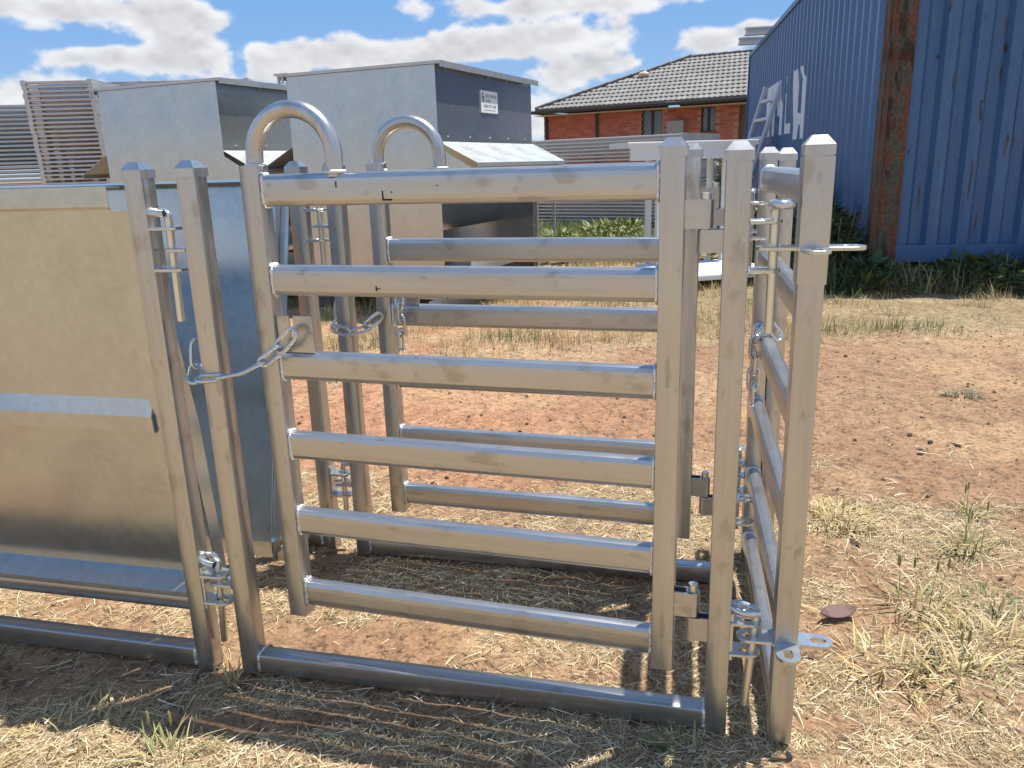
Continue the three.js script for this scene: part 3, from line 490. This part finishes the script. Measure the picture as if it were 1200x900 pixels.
  part('roof', box(0.0, WID, Y1, Y1 + 0.01, -LEN, 0, 2), blue, t); part('far_wall', box(0.16, WID, Y0, Y1 - 0.002, -LEN + 0.01, -LEN + 0.04), blue, t); part('off_side_wall', box(WID - 0.04, WID - 0.002, Y0, Y1 - 0.002, -LEN + 0.05, -0.15, 2), blue, t); part('floor', box(0.07, WID - 0.05, Y0 + 0.02, Y0 + 0.1, -LEN + 0.05, -0.15, 2), blue, t);
  const tim = new THREE.MeshStandardMaterial({ color: new THREE.Color(0.16, 0.11, 0.07), roughness: 0.95 });
  for (const [x, z] of [[0.1, -0.2], [2.2, -0.2], [0.1, -5.5], [2.2, -5.5], [0.1, -10.7]]) part('timber_block', box(x - 0.1, x + 0.14, 0, Y0, z - 0.12, z + 0.12), tim, t);
  part('locking_mark', box(-0.016, -0.0125, 2.45, 2.62, -0.13, -0.06), new THREE.MeshStandardMaterial({ color: new THREE.Color(0.55, 0.45, 0.18), roughness: 0.7 }), t);
  // white beams lying on the roof far end
  const wt = new THREE.MeshStandardMaterial({ color: new THREE.Color(0.66, 0.67, 0.66), roughness: 0.6 });
  const Lw = (x, z) => [N[0] + Math.cos(turn) * x + Math.sin(turn) * z, N[1] - Math.sin(turn) * x + Math.cos(turn) * z];
  for (const [z, y, lab] of [[-9.4, Y1 + 0.012, 'white beam lying across the container roof, sticking out over its edge'], [-8.2, Y1 + 0.012, 'shorter white beam on the container roof nearer its middle']]) { const [x, zz] = Lw(0.4, z); const b = thing('roof_beam', lab, 'beam', [x, y, zz], turn); part('flange', box(-0.75, 1.0, 0, 0.02, -0.09, 0.09, 0), wt, b); part('flange', box(-0.75, 1.0, 0.10, 0.12, -0.09, 0.09, 0), wt, b); part('web', box(-0.74, 1.0, 0.0205, 0.0995, -0.008, 0.008, 0), wt, b); }
  // ladder against the side
  const lm = new THREE.MeshStandardMaterial({ color: new THREE.Color(0.62, 0.63, 0.64), metalness: 0.9, roughness: 0.55 });
  const [lx, lz] = Lw(-0.62, -6.6), ld = thing('ladder', 'grey aluminium ladder leaning against the container side', 'ladder', [lx, 0, lz], turn + Math.PI / 2 + 0.12);
  // local: x along wall (towards far end), z away from wall... rails lean
  const lean = 0.27; const tilt = (g) => { g.rotateX(lean); return g; };
  for (const s of [-1, 1]) part('rail', tilt(bar('y', 0.035, 0.075, 2.28, 0.004, [s * 0.48, 1.13, 0])), lm, ld);
  for (let k = 0; k < 7; k++) part('rung', tilt(bar('x', 0.05, 0.05, 0.925, 0.004, [0, 0.22 + k * 0.30, 0])), lm, ld);
}

// ---------------------------------------------------------------- brick house
{
  const t = thing('brick_house', 'red brick house under a grey tiled hip roof', 'house', [0.93, 0, -24.8], -30.8 * D2R);
  const pit = 23 * D2R, tp = Math.tan(pit), EY = 2.6;
  const brickM = new THREE.MeshStandardMaterial({ vertexColors: true, roughness: 0.9 }), mortar = new THREE.MeshStandardMaterial({ color: new THREE.Color(0.42, 0.24, 0.16), roughness: 1 });
  const dark = new THREE.MeshStandardMaterial({ color: new THREE.Color(0.035, 0.03, 0.027), roughness: 0.6 }), cream = new THREE.MeshStandardMaterial({ color: new THREE.Color(0.55, 0.45, 0.33), roughness: 0.8 });
  const wins = [[3.12, 3.75, 1.30, 2.46], [4.84, 5.24, 1.80, 2.46]];
  const w = part('wall', merge([box(0.02, 3.12, 0, 2.44, -0.75, -0.51), box(3.12, 3.75, 0, 1.30, -0.75, -0.51), box(3.75, 4.84, 0, 2.44, -0.75, -0.51), box(4.84, 5.24, 0, 1.80, -0.75, -0.51), box(5.24, 5.86, 0, 2.44, -0.75, -0.51), box(6.30, 9.5, 0, 2.44, -0.75, -0.51), box(0.02, 0.24, 0, 2.44, -6.5, -0.75), box(0.24, 9.5, 0, 2.44, -6.5, -6.3), box(9.3, 9.5, 0, 2.44, -6.3, -0.75)]), mortar, t);
  // bricks of the street face and of the corner, joined: a brick is three pixels high
  const bl = [], r = rng(9), one = new THREE.BoxGeometry(0.23, 0.070, 0.03).toNonIndexed();
  for (let k = 0; k < 29; k++) for (let i = -1; i < 33; i++) {
    const x = 0.135 + i * 0.243 + (k % 2) * 0.1215, y = 0.04 + k * 0.084; if (x < 0.12 || x > 8.0) continue;
    if (x > 5.75 && x < 6.41) continue;
    if (wins.some(([a, b, c, d]) => x > a - 0.06 && x < b + 0.06 && y > c - 0.03 && y < d)) continue;
    const g = one.clone().translate(x, y, -0.513), col = new Float32Array(g.attributes.position.count * 3), v = 0.8 + r() * 0.4, h = r(); for (let q = 0; q < col.length; q += 3) { col[q] = 0.40 * v; col[q + 1] = mix(0.112, 0.145, h) * v; col[q + 2] = mix(0.075, 0.095, h) * v; } g.setAttribute('color', new THREE.BufferAttribute(col, 3)); bl.push(g);
  }
  const bm = part('brickwork', mergeGeometries(bl), brickM, t); bm.userData.kind = 'stuff';
  const glass = new THREE.MeshPhysicalMaterial({ color: new THREE.Color(0.55, 0.60, 0.62), roughness: 0.06, metalness: 0, transmission: 0.85, thickness: 0 }), blind = new THREE.MeshStandardMaterial({ color: new THREE.Color(0.62, 0.66, 0.62), roughness: 0.85 });
  for (const [a, b, c, d] of wins) {
    const f = part('window', merge([box(a, a + 0.03, c, d, -0.62, -0.56), box(b - 0.03, b, c, d, -0.62, -0.56), box(a + 0.03, b - 0.03, c, c + 0.03, -0.62, -0.56), box((a + b) / 2 - 0.03, (a + b) / 2 + 0.03, c + 0.03, d, -0.615, -0.55)]), dark, t), h = (a + b) / 2;
    part('pane', box(a + 0.03, h - 0.03, c + 0.03, d, -0.592, -0.588), glass, f); part('pane', box(h + 0.03, b - 0.03, c + 0.03, d, -0.592, -0.588), glass, f);
    part('blind', box(a + 0.02, b - 0.02, c + 0.02, d, -0.68, -0.675), blind, f);
    part('sill', box(a - 0.04, b + 0.04, c - 0.06, c - 0.002, -0.60, -0.47, 0), brickM.clone(), f).material = new THREE.MeshStandardMaterial({ color: new THREE.Color(0.26, 0.08, 0.05), roughness: 0.9 });
  }
  part('downpipe', cyl(0.04, 0, 2.45, 1.78, -0.44), dark, t); part('downpipe', cyl(0.04, 0, 2.45, 0.13, -0.44), dark, t); { const d = part('door', box(5.862, 6.298, 0.002, 2.43, -0.74, -0.70), new THREE.MeshStandardMaterial({ color: new THREE.Color(0.20, 0.13, 0.09), roughness: 0.6 }), t); part('handle', bar('x', 0.02, 0.02, 0.10, 0.006, [5.93, 1.0, -0.67]), M.zinc, d); }
  part('soffit', box(-0.04, 9.9, 2.445, 2.46, -0.75, -0.01, 0), cream, t); part('gutter', bar('x', 0.10, 0.09, 9.95, 0.02, [4.94, 2.545, 0.04]), dark, t); part('gutter', bar('z', 0.10, 0.09, 7.0, 0.02, [-0.08, 2.545, -3.46]), dark, t); part('soffit', box(-0.02, 0.30, 2.4455, 2.459, -6.9, -0.76, 2), cream, t);
  const meter = part('meter_box', box(3.95, 4.42, 1.70, 2.12, -0.497, -0.30), new THREE.MeshStandardMaterial({ color: new THREE.Color(0.30, 0.29, 0.28), roughness: 0.7 }), t);
  // roof: main hip and a lower wing sharing the front slope
  const under = new THREE.MeshStandardMaterial({ color: new THREE.Color(0.10, 0.095, 0.09), roughness: 0.95 });
  const A = (x, d) => [x, EY + tp * d, -d];
  const pts = [A(0, 0), A(2.42, 2.42), A(2.55, 2.42), A(3.55, 3.42), A(9.9, 3.42), A(9.9, 0)];
  const tri = (list) => { const g = new THREE.BufferGeometry(); g.setAttribute('position', new THREE.Float32BufferAttribute(list.flat(2), 3)); g.computeVertexNormals(); return muv(g); };
  const bk = (x, y, z) => [x, y, z];
  const rf = part('roof', tri([[pts[0], pts[5], pts[1]], [pts[1], pts[5], pts[2]], [pts[2], pts[5], pts[3]], [pts[3], pts[5], pts[4]], [pts[0], pts[1], bk(0, EY, -4.84)], [pts[1], pts[2], bk(0, EY, -4.84)], [bk(0, EY, -4.84), pts[2], bk(2.5, EY, -4.84)], [pts[2], pts[3], bk(2.4, EY, -6.84)], [pts[3], pts[4], bk(9.9, EY, -6.84)], [pts[3], bk(9.9, EY, -6.84), bk(2.4, EY, -6.84)]]), under, t);
  const tm = [0.205, 0.185, 0.225, 0.195].map((v) => new THREE.MeshStandardMaterial({ color: new THREE.Color(v, v * 0.97, v * 0.92), roughness: 0.85 }));
  const tg = (() => { const P = [], w0 = 0.295, l0 = 0.36, n = 6; const prof = (k) => 0.022 * Math.abs(Math.sin(k / n * Math.PI * 2)) + 0.012; for (let k = 0; k < n; k++) { const x0 = w0 * k / n, x1 = w0 * (k + 1) / n, a = prof(k + 0.01), b = prof(k + 1); P.push(x0, a + 0.03, 0.02, x1, b + 0.03, 0.02, x1, b, -l0, x0, a + 0.03, 0.02, x1, b, -l0, x0, a, -l0); P.push(x0, 0, 0.02, x1, 0, 0.02, x1, b + 0.03, 0.02, x0, 0, 0.02, x1, b + 0.03, 0.02, x0, a + 0.03, 0.02); } const g = new THREE.BufferGeometry(); g.setAttribute('position', new THREE.Float32BufferAttribute(P, 3)); g.computeVertexNormals(); return g; })();
  const rows = 12, rl = 3.42 / Math.cos(pit) / rows, extra = []; let cnt = 0;
  for (let k = 0; k < rows; k++) for (let i = 0; i < 34; i++) {
    const sl = (k + 0.02) * rl, d = sl * Math.cos(pit), x = i * 0.3 + (k % 2) * 0.06 + 0.05;
    const lim = d < 2.42 ? d : d + 0.12; if (x < lim - 0.05 || x > 9.6) continue;
    const y = EY + tp * d + 0.004, m0 = tm[Math.floor(r() * 4)];
    if (cnt < 300 && x < 6.6) { const m = part('roof_tile', tg, m0, rf); m.position.set(x, y, -d); m.rotation.x = pit; cnt++; }
    else { const g = tg.clone(); g.rotateX(pit); g.translate(x, y, -d); extra.push(g); }
  }
  const ex = part('roof_tiles', mergeGeometries(extra), tm[0], rf); ex.userData.kind = 'stuff';
  // ridge and hip caps
  const capLine = (a, b) => { const A3 = new THREE.Vector3(...a), B3 = new THREE.Vector3(...b), L = A3.distanceTo(B3), n = Math.round(L / 0.38), geo = toCreasedNormals(new THREE.CylinderGeometry(0.10, 0.115, 0.40, 10, 1, true, 0, Math.PI).toNonIndexed(), 0.6); for (let k = 0; k < n; k++) { const m = part('ridge_tile', geo, tm[k % 4], rf); m.position.lerpVectors(A3, B3, (k + 0.5) / n); m.quaternion.setFromUnitVectors(new THREE.Vector3(0, 1, 0), B3.clone().sub(A3).normalize()); m.rotateY(0); m.position.y += 0.0; } };
  const hipCap = (a, b) => { const A3 = new THREE.Vector3(...a), B3 = new THREE.Vector3(...b), L = A3.distanceTo(B3), n = Math.round(L / 0.38), geo = bar('z', 0.16, 0.06, 0.39, 0.03); for (let k = 0; k < n; k++) { const m = part('ridge_tile', geo, tm[k % 4], rf); m.position.lerpVectors(A3, B3, (k + 0.5) / n); m.position.y += 0.05; m.lookAt(0, 0, 0); const d = B3.clone().sub(A3).normalize(); m.quaternion.setFromUnitVectors(new THREE.Vector3(0, 0, 1), d); m.rotateX(-0.04); } };
  hipCap(pts[0], pts[1]); hipCap(pts[1], pts[2]); hipCap(pts[2], pts[3]); hipCap(pts[3], pts[4]);
  part('roof_vent', new THREE.SphereGeometry(0.13, 12, 8).scale(1.3, 0.7, 1).translate(2.6, EY + tp * 2.0 + 0.1, -2.0), cream, t);
}

// ---------------------------------------------------------------- plants
function bladeGeo(len, w, bend, seg = 3) {       // a blade standing up from the origin, bending towards +x
  const P = [], I = []; for (let k = 0; k <= seg; k++) { const t = k / seg, hw = w / 2 * (1 - t * 0.85); const x = bend * t * t * len, y = len * t * (1 - 0.25 * bend * t); P.push(x, y, -hw, x, y, hw); if (k < seg) { const a = k * 2; I.push(a, a + 1, a + 2, a + 1, a + 3, a + 2); } }
  const g = new THREE.BufferGeometry(); g.setAttribute('position', new THREE.Float32BufferAttribute(P, 3)); g.setIndex(I); g.computeVertexNormals(); return g;
}
const strawMat = new THREE.MeshStandardMaterial({ color: 0xffffff, roughness: 0.75, side: THREE.DoubleSide });
const leafMat = new THREE.MeshPhysicalMaterial({ color: 0xffffff, roughness: 0.8, transmission: 0.3, thickness: 0, side: THREE.DoubleSide });
const strawCols = [[0.64, 0.52, 0.31], [0.70, 0.59, 0.38], [0.52, 0.40, 0.22], [0.74, 0.65, 0.47], [0.42, 0.30, 0.16], [0.58, 0.47, 0.26], [0.34, 0.25, 0.15]];
function litter(name, label, n, x0, x1, z0, z1, lens, seed, pw = 1) {
  const r = rng(seed), g = bladeGeo(1, 0.026, 0.45, 4).rotateZ(-Math.PI / 2), m = new THREE.InstancedMesh(g, strawMat, n), o = new THREE.Object3D(), c = new THREE.Color(); let k = 0, tries = 0;
  while (k < n && tries++ < n * 14) {
    const x = mix(x0, x1, r()), z = mix(z0, z1, r()); if (r() > Math.pow(strawD(x, z), pw)) continue;
    const L = mix(lens[0], lens[1], r() * r()); o.position.set(x, groundY(x, z) + 0.002 + r() * r() * 0.014, z); o.rotation.set((r() - 0.5) * 2.4, r() * 6.283, (r() - 0.4) * 0.34, 'YZX'); o.scale.set(L, L, Math.max(L, 0.03) * (0.7 + r() * 0.8)); o.updateMatrix(); m.setMatrixAt(k, o.matrix);
    const q = strawCols[Math.floor(r() * strawCols.length)], v = 0.8 + r() * 0.35; c.setRGB(q[0] * v, q[1] * v, q[2] * v); m.setColorAt(k, c); k++;
  }
  m.count = k; m.name = name; m.userData = { label, category: 'straw', kind: 'stuff' }; scene.add(m);
}
litter('straw_litter', 'pale dry straw scattered over the yard soil', 190000, -2.0, 2.3, -2.9, -0.95, [0.012, 0.105], 41, 1.1);
litter('far_straw_litter', 'thin dry straw over the ground beyond the race', 46000, -2.6, 4.6, -7.2, -2.5, [0.02, 0.10], 42, 0.9);

function tuft(label, x, z, n, h, spread, cols, seed, heads = 0) {
  const r = rng(seed), t = thing('grass_tuft', label, 'grass', [x, groundY(x, z), z], 0, 'tufts of grass'); const gs = [], hs = [];
  const paint = (g, q) => { const v = 0.75 + r() * 0.45, a = new Float32Array(g.attributes.position.count * 3); for (let i = 0; i < a.length; i += 3) { a[i] = q[0] * v; a[i + 1] = q[1] * v; a[i + 2] = q[2] * v; } g.setAttribute('color', new THREE.BufferAttribute(a, 3)); return g; };
  for (let k = 0; k < n; k++) { const a = r() * 6.283, d = Math.sqrt(r()) * spread, L = h * (0.45 + r() * 0.7), g = bladeGeo(L, 0.0042 + r() * 0.003, 0.25 + r() * 0.9, 4).rotateZ(-r() * 1.05).rotateY(a + (r() - 0.5) * 2.4).translate(Math.cos(a) * d, -0.004, -Math.sin(a) * d).toNonIndexed(); gs.push(paint(g, cols[Math.floor(r() * cols.length)])); }
  part('blades', mergeGeometries(gs), M.grass, t);
  if (heads) { for (let k = 0; k < heads; k++) { const a = r() * 6.283, d = r() * spread * 0.7, L = h * (1.0 + r() * 0.4), g = mergeGeometries([bladeGeo(L, 0.003, 0.15, 3), new THREE.SphereGeometry(1, 6, 5).scale(0.003, 0.017, 0.003).translate(0.13 * L, L * 0.98, 0)].map((q) => { const z2 = q.toNonIndexed(); z2.deleteAttribute('uv'); return z2; })).rotateY(a).translate(Math.cos(a) * d, 0, Math.sin(a) * d); hs.push(paint(g, cols[1])); } part('seed_heads', mergeGeometries(hs), M.grass, t); }
}
M.grass = new THREE.MeshPhysicalMaterial({ vertexColors: true, roughness: 0.8, transmission: 0.15, thickness: 0, side: THREE.DoubleSide });
const DRY = [[0.58, 0.45, 0.22], [0.66, 0.53, 0.30], [0.48, 0.34, 0.15], [0.40, 0.34, 0.14]], OLIVE = [[0.22, 0.24, 0.09], [0.30, 0.29, 0.11], [0.50, 0.40, 0.19], [0.55, 0.44, 0.22]], GREEN = [[0.10, 0.17, 0.05], [0.16, 0.22, 0.08], [0.40, 0.34, 0.16]];
[['flattened pale straw clump beside the side panel post', 0.99, -2.26, 420, 0.055, 0.11, DRY, 0], ['dry tuft with green stalks in the straw by the bare dirt', 1.28, -2.05, 60, 0.10, 0.05, OLIVE, 4], ['upright dry tuft beside the rust red fragment', 1.00, -1.77, 70, 0.11, 0.07, OLIVE, 5], ['small green and straw tuft at the edge of bare dirt', 1.42, -2.28, 45, 0.09, 0.035, OLIVE, 2],
  ['low dark green weed in the straw', 1.19, -1.78, 110, 0.05, 0.06, GREEN, 0], ['tall thin dry tuft in the straw before the side panel', 0.93, -1.47, 70, 0.10, 0.08, OLIVE, 3], ['wide golden dry tuft in the straw before the side panel', 0.81, -1.52, 110, 0.075, 0.10, DRY, 2], ['golden tuft behind the thin dry tuft', 1.06, -1.60, 110, 0.085, 0.10, DRY, 2],
  ['straw tuft with green stalks before the sheeted panel sill', -0.70, -1.30, 46, 0.08, 0.05, OLIVE, 2], ['dry straw tuft in the shade before the sheeted panel sill', -0.92, -1.38, 110, 0.055, 0.11, DRY, 0], ['short green sprigs against the front gate sill', 0.30, -1.27, 26, 0.075, 0.03, GREEN, 0], ['bent straw wisp between the two posts at sheeted panel foot', -0.64, -1.54, 22, 0.09, 0.015, DRY, 0],
  ['small grey green sprig alone on the bare dirt', 2.08, -3.52, 120, 0.07, 0.07, [[0.17, 0.18, 0.10], [0.24, 0.22, 0.12], [0.42, 0.36, 0.2]], 0]
].forEach((a, i) => tuft(...a.slice(0, 7), 200 + i, a[7]));

// the dry and greenish sward before the container and behind the race
function sward(name, label, n, box4, h, cols, seed, test) {
  const r = rng(seed), g = bladeGeo(1, 0.055, 0.5, 3), m = new THREE.InstancedMesh(g, leafMat, n), o = new THREE.Object3D(), c = new THREE.Color(); let k = 0, tries = 0;
  while (k < n && tries++ < n * 12) { const x = mix(box4[0], box4[1], r()), z = mix(box4[2], box4[3], r()), p = test(x, z); if (r() > p) continue; const L = mix(h[0], h[1], r() * r()) * (0.6 + 0.5 * p); o.position.set(x, groundY(x, z), z); o.rotation.set((r() - 0.5) * 0.9, r() * 6.283, (r() - 0.5) * 0.9); o.scale.setScalar(L); o.updateMatrix(); m.setMatrixAt(k, o.matrix); const gm = fbm(x * 2.2 + 7, z * 2.2, 3), q = cols[clamp(Math.floor((gm - 0.3) / 0.4 * cols.length + (r() - 0.5) * 2.2), 0, cols.length - 1)], v = 0.75 + r() * 0.5; c.setRGB(q[0] * v, q[1] * v, q[2] * v); m.setColorAt(k, c); k++; }
  m.count = k; m.name = name; m.userData = { label, category: 'grass', kind: 'stuff' }; scene.add(m);
}
sward('dry_grass', 'thin dry grass with green patches before the container', 26000, [-2.5, 5, -7.4, -4.3], [0.03, 0.14], [[0.60, 0.49, 0.26], [0.56, 0.45, 0.22], [0.46, 0.38, 0.18], [0.30, 0.30, 0.12], [0.20, 0.24, 0.09]], 51, (x, z) => ss(-4.3, -5.0, z + (fbm(x * 1.1, z * 1.1, 3) - 0.5) * 0.9) * ss(0.38, 0.55, fbm(x * 3 + 2, z * 3, 3)));
sward('green_weeds', 'low green and yellow weeds beyond the race before stacked panels', 20000, [-1.2, 3.0, -14, -8.2], [0.06, 0.30], [[0.50, 0.44, 0.20], [0.22, 0.27, 0.08], [0.16, 0.22, 0.06], [0.10, 0.16, 0.045]], 52, (x, z) => 0.2 + 0.8 * ss(0.40, 0.6, fbm(x * 1.2 + 3, z * 1.2, 3)));
sward('fence_weeds', 'rank dark green weeds along the foot of the container', 9000, [2.2, 6.5, -7.0, -6.0], [0.07, 0.32], [[0.40, 0.35, 0.16], [0.20, 0.22, 0.08], [0.13, 0.17, 0.06], [0.10, 0.15, 0.05]], 53, (x, z) => { const line = -6.62 + (x - 3.05) * 0.187 ; return z < line + 0.35 && z > line - 0.45 ? 1 : 0; });

// leafy weed bushes against the container
function bush(label, x, z, R, H, n, seed, cols) {
  const r = rng(seed), t = thing('weed_bush', label, 'weed', [x, 0, z], r() * 6, 'leafy weeds'); const gs = [], st = [];
  for (let k = 0; k < Math.ceil(n / 40); k++) { const a = r() * 6.283, L = H * (0.6 + r() * 0.5); st.push(tubeAlong([[Math.cos(a) * R * 0.2, 0, Math.sin(a) * R * 0.2], [Math.cos(a) * R * 0.5, L * 0.5, Math.sin(a) * R * 0.5], [Math.cos(a) * R * 0.75, L, Math.sin(a) * R * 0.75]], 0.004, false, 6, 5)); }
  part('stems', merge(st), M.stem, t);
  for (let k = 0; k < n; k++) { const a = r() * 6.283, y = Math.pow(r(), 0.8), d = R * Math.sqrt(r()) * (1 - 0.55 * y * y), s = 0.03 + r() * 0.05, g = new THREE.BufferGeometry(); g.setAttribute('position', new THREE.Float32BufferAttribute([0, 0, 0, s, s * 0.12, -s * 0.36, s * 1.9, 0, 0, 0, 0, 0, s * 1.9, 0, 0, s, s * 0.12, s * 0.36], 3)); g.computeVertexNormals(); g.rotateX((r() - 0.5) * 1.5).rotateZ((r() - 0.35) * 1.6).rotateY(a + (r() - 0.5) * 2).translate(Math.cos(a) * d, 0.02 + y * H * (1 - 0.35 * d / R), -Math.sin(a) * d); const q = cols[Math.floor(r() * cols.length)], v = 0.7 + r() * 0.6, cc = new Float32Array(18); for (let i = 0; i < 18; i += 3) { cc[i] = q[0] * v; cc[i + 1] = q[1] * v; cc[i + 2] = q[2] * v; } g.setAttribute('color', new THREE.BufferAttribute(cc, 3)); gs.push(g); }
  part('leaves', mergeGeometries(gs), M.leafV, t);
}
M.leafV = new THREE.MeshPhysicalMaterial({ vertexColors: true, roughness: 0.6, transmission: 0.35, thickness: 0, side: THREE.DoubleSide });
M.stem = new THREE.MeshStandardMaterial({ color: new THREE.Color(0.16, 0.17, 0.07), roughness: 0.9 });
const LG = [[0.055, 0.105, 0.03], [0.08, 0.13, 0.035], [0.045, 0.085, 0.028]], LY = [[0.20, 0.25, 0.07], [0.13, 0.19, 0.05], [0.30, 0.30, 0.10]];
bush('tall dark weed bush against the container side by its rusty corner', 2.80, -6.95, 0.32, 0.62, 600, 61, LG);
bush('dark weed bush along the container side beyond the corner', 2.95, -7.6, 0.34, 0.66, 700, 62, LG);
bush('dark weed bush farther along the container side', 3.1, -8.5, 0.4, 0.85, 700, 63, LG);
bush('spreading green weed under the rusty corner post', 2.95, -6.50, 0.34, 0.22, 300, 64, LG);
bush('leafy green weed under the middle of the container end', 4.40, -6.28, 0.35, 0.36, 380, 65, LG);
bush('weed with yellow green leaves at the container end', 3.75, -6.40, 0.4, 0.24, 450, 66, LG);
bush('slender upright weed behind the white table', 2.45, -8.9, 0.22, 1.12, 700, 67, LY);
bush('low yellow green weed beside the feeder tray', 0.62, -9.3, 0.4, 0.32, 420, 68, LY);
bush('broad low yellow green weed before the panel stack', 1.35, -10.2, 0.7, 0.34, 800, 69, LY);
{ const t = thing('dandelion', 'single yellow flower at the foot of the container', 'flower', [4.05, 0, -6.30]); part('stalk', tubeAlong([[0, 0, 0], [0.01, 0.07, 0], [0.01, 0.14, 0.01]], 0.003, false, 6, 5), M.stem, t); part('flower_head', new THREE.SphereGeometry(0.025, 10, 6).scale(1, 0.55, 1).translate(0.01, 0.15, 0.01), new THREE.MeshStandardMaterial({ color: new THREE.Color(0.72, 0.58, 0.03), roughness: 0.8 }), t); }

// ---------------------------------------------------------------- small things on the ground
{
  const r = rng(71), n = 1300, g = new THREE.IcosahedronGeometry(1, 1); { const p = g.attributes.position; for (let i = 0; i < p.count; i++) { const s = 0.75 + 0.5 * hash2(Math.round(p.getX(i) * 50), Math.round(p.getY(i) * 50 + p.getZ(i) * 90)); p.setXYZ(i, p.getX(i) * s, p.getY(i) * s * 0.6, p.getZ(i) * s); } g.computeVertexNormals(); }
  const m = new THREE.InstancedMesh(g, new THREE.MeshStandardMaterial({ roughness: 1 }), n), o = new THREE.Object3D(), c = new THREE.Color();
  for (let k = 0; k < n; k++) { const x = mix(-1.6, 3.2, r()), z = mix(-5, -1.3, r()), s = 0.0025 + r() * r() * 0.009; o.position.set(x, groundY(x, z) + s * 0.2, z); o.rotation.set(r() * 3, r() * 6, r() * 3); o.scale.setScalar(s); o.updateMatrix(); m.setMatrixAt(k, o.matrix); const v = 0.6 + r() * 0.8; c.setRGB(0.22 * v, 0.135 * v, 0.08 * v); m.setColorAt(k, c); }
  m.name = 'soil_crumbs'; m.userData = { label: 'loose crumbs of red brown soil', category: 'soil', kind: 'stuff' }; scene.add(m);
  const s = new THREE.Shape(); s.moveTo(-0.052, 0.0); s.bezierCurveTo(-0.03, 0.030, 0.02, 0.030, 0.055, 0.004); s.bezierCurveTo(0.03, -0.022, -0.02, -0.028, -0.052, 0.0);
  const lg = new THREE.ExtrudeGeometry(s, { depth: 0.004, bevelEnabled: true, bevelSize: 0.002, bevelThickness: 0.001, bevelSegments: 1, curveSegments: 8 }); const pp = lg.attributes.position; for (let i = 0; i < pp.count; i++) pp.setZ(i, pp.getZ(i) + Math.pow(pp.getY(i) * 14, 2) * 0.08 + pp.getX(i) * pp.getX(i) * 4); lg.computeVertexNormals(); lg.scale(0.85, 0.85, 0.85); lg.rotateX(-Math.PI / 2 + 0.3);
  const q = thing('rust_fragment', 'curled dark red fragment lying on bare soil', 'fragment', [0.775, groundY(0.775, -1.72) + 0.014, -1.72], 0.1); part('shell', muv(lg), new THREE.MeshStandardMaterial({ color: new THREE.Color(0.085, 0.026, 0.02), roughness: 0.6 }), q);
  const dung = new THREE.MeshStandardMaterial({ color: new THREE.Color(0.055, 0.032, 0.022), roughness: 1 });
  [[1.55, -2.86], [1.62, -2.92], [1.70, -2.88], [1.52, -2.80], [1.58, -3.0], [0.98, -2.10]].forEach(([x, z], i) => { const d = thing('dung_lump', 'small dark lump on the bare dirt', 'dung', [x, groundY(x, z), z], i, 'dark lumps on the dirt'); const gg = g.clone().scale(0.012 + 0.004 * (i % 3), 0.006, 0.010).translate(0, 0.004, 0); part('lump', gg, dung, d); });
}

scene.traverse((o) => { if (o.isMesh) { o.castShadow = true; o.receiveShadow = true; } });
renderer.render(scene, camera);
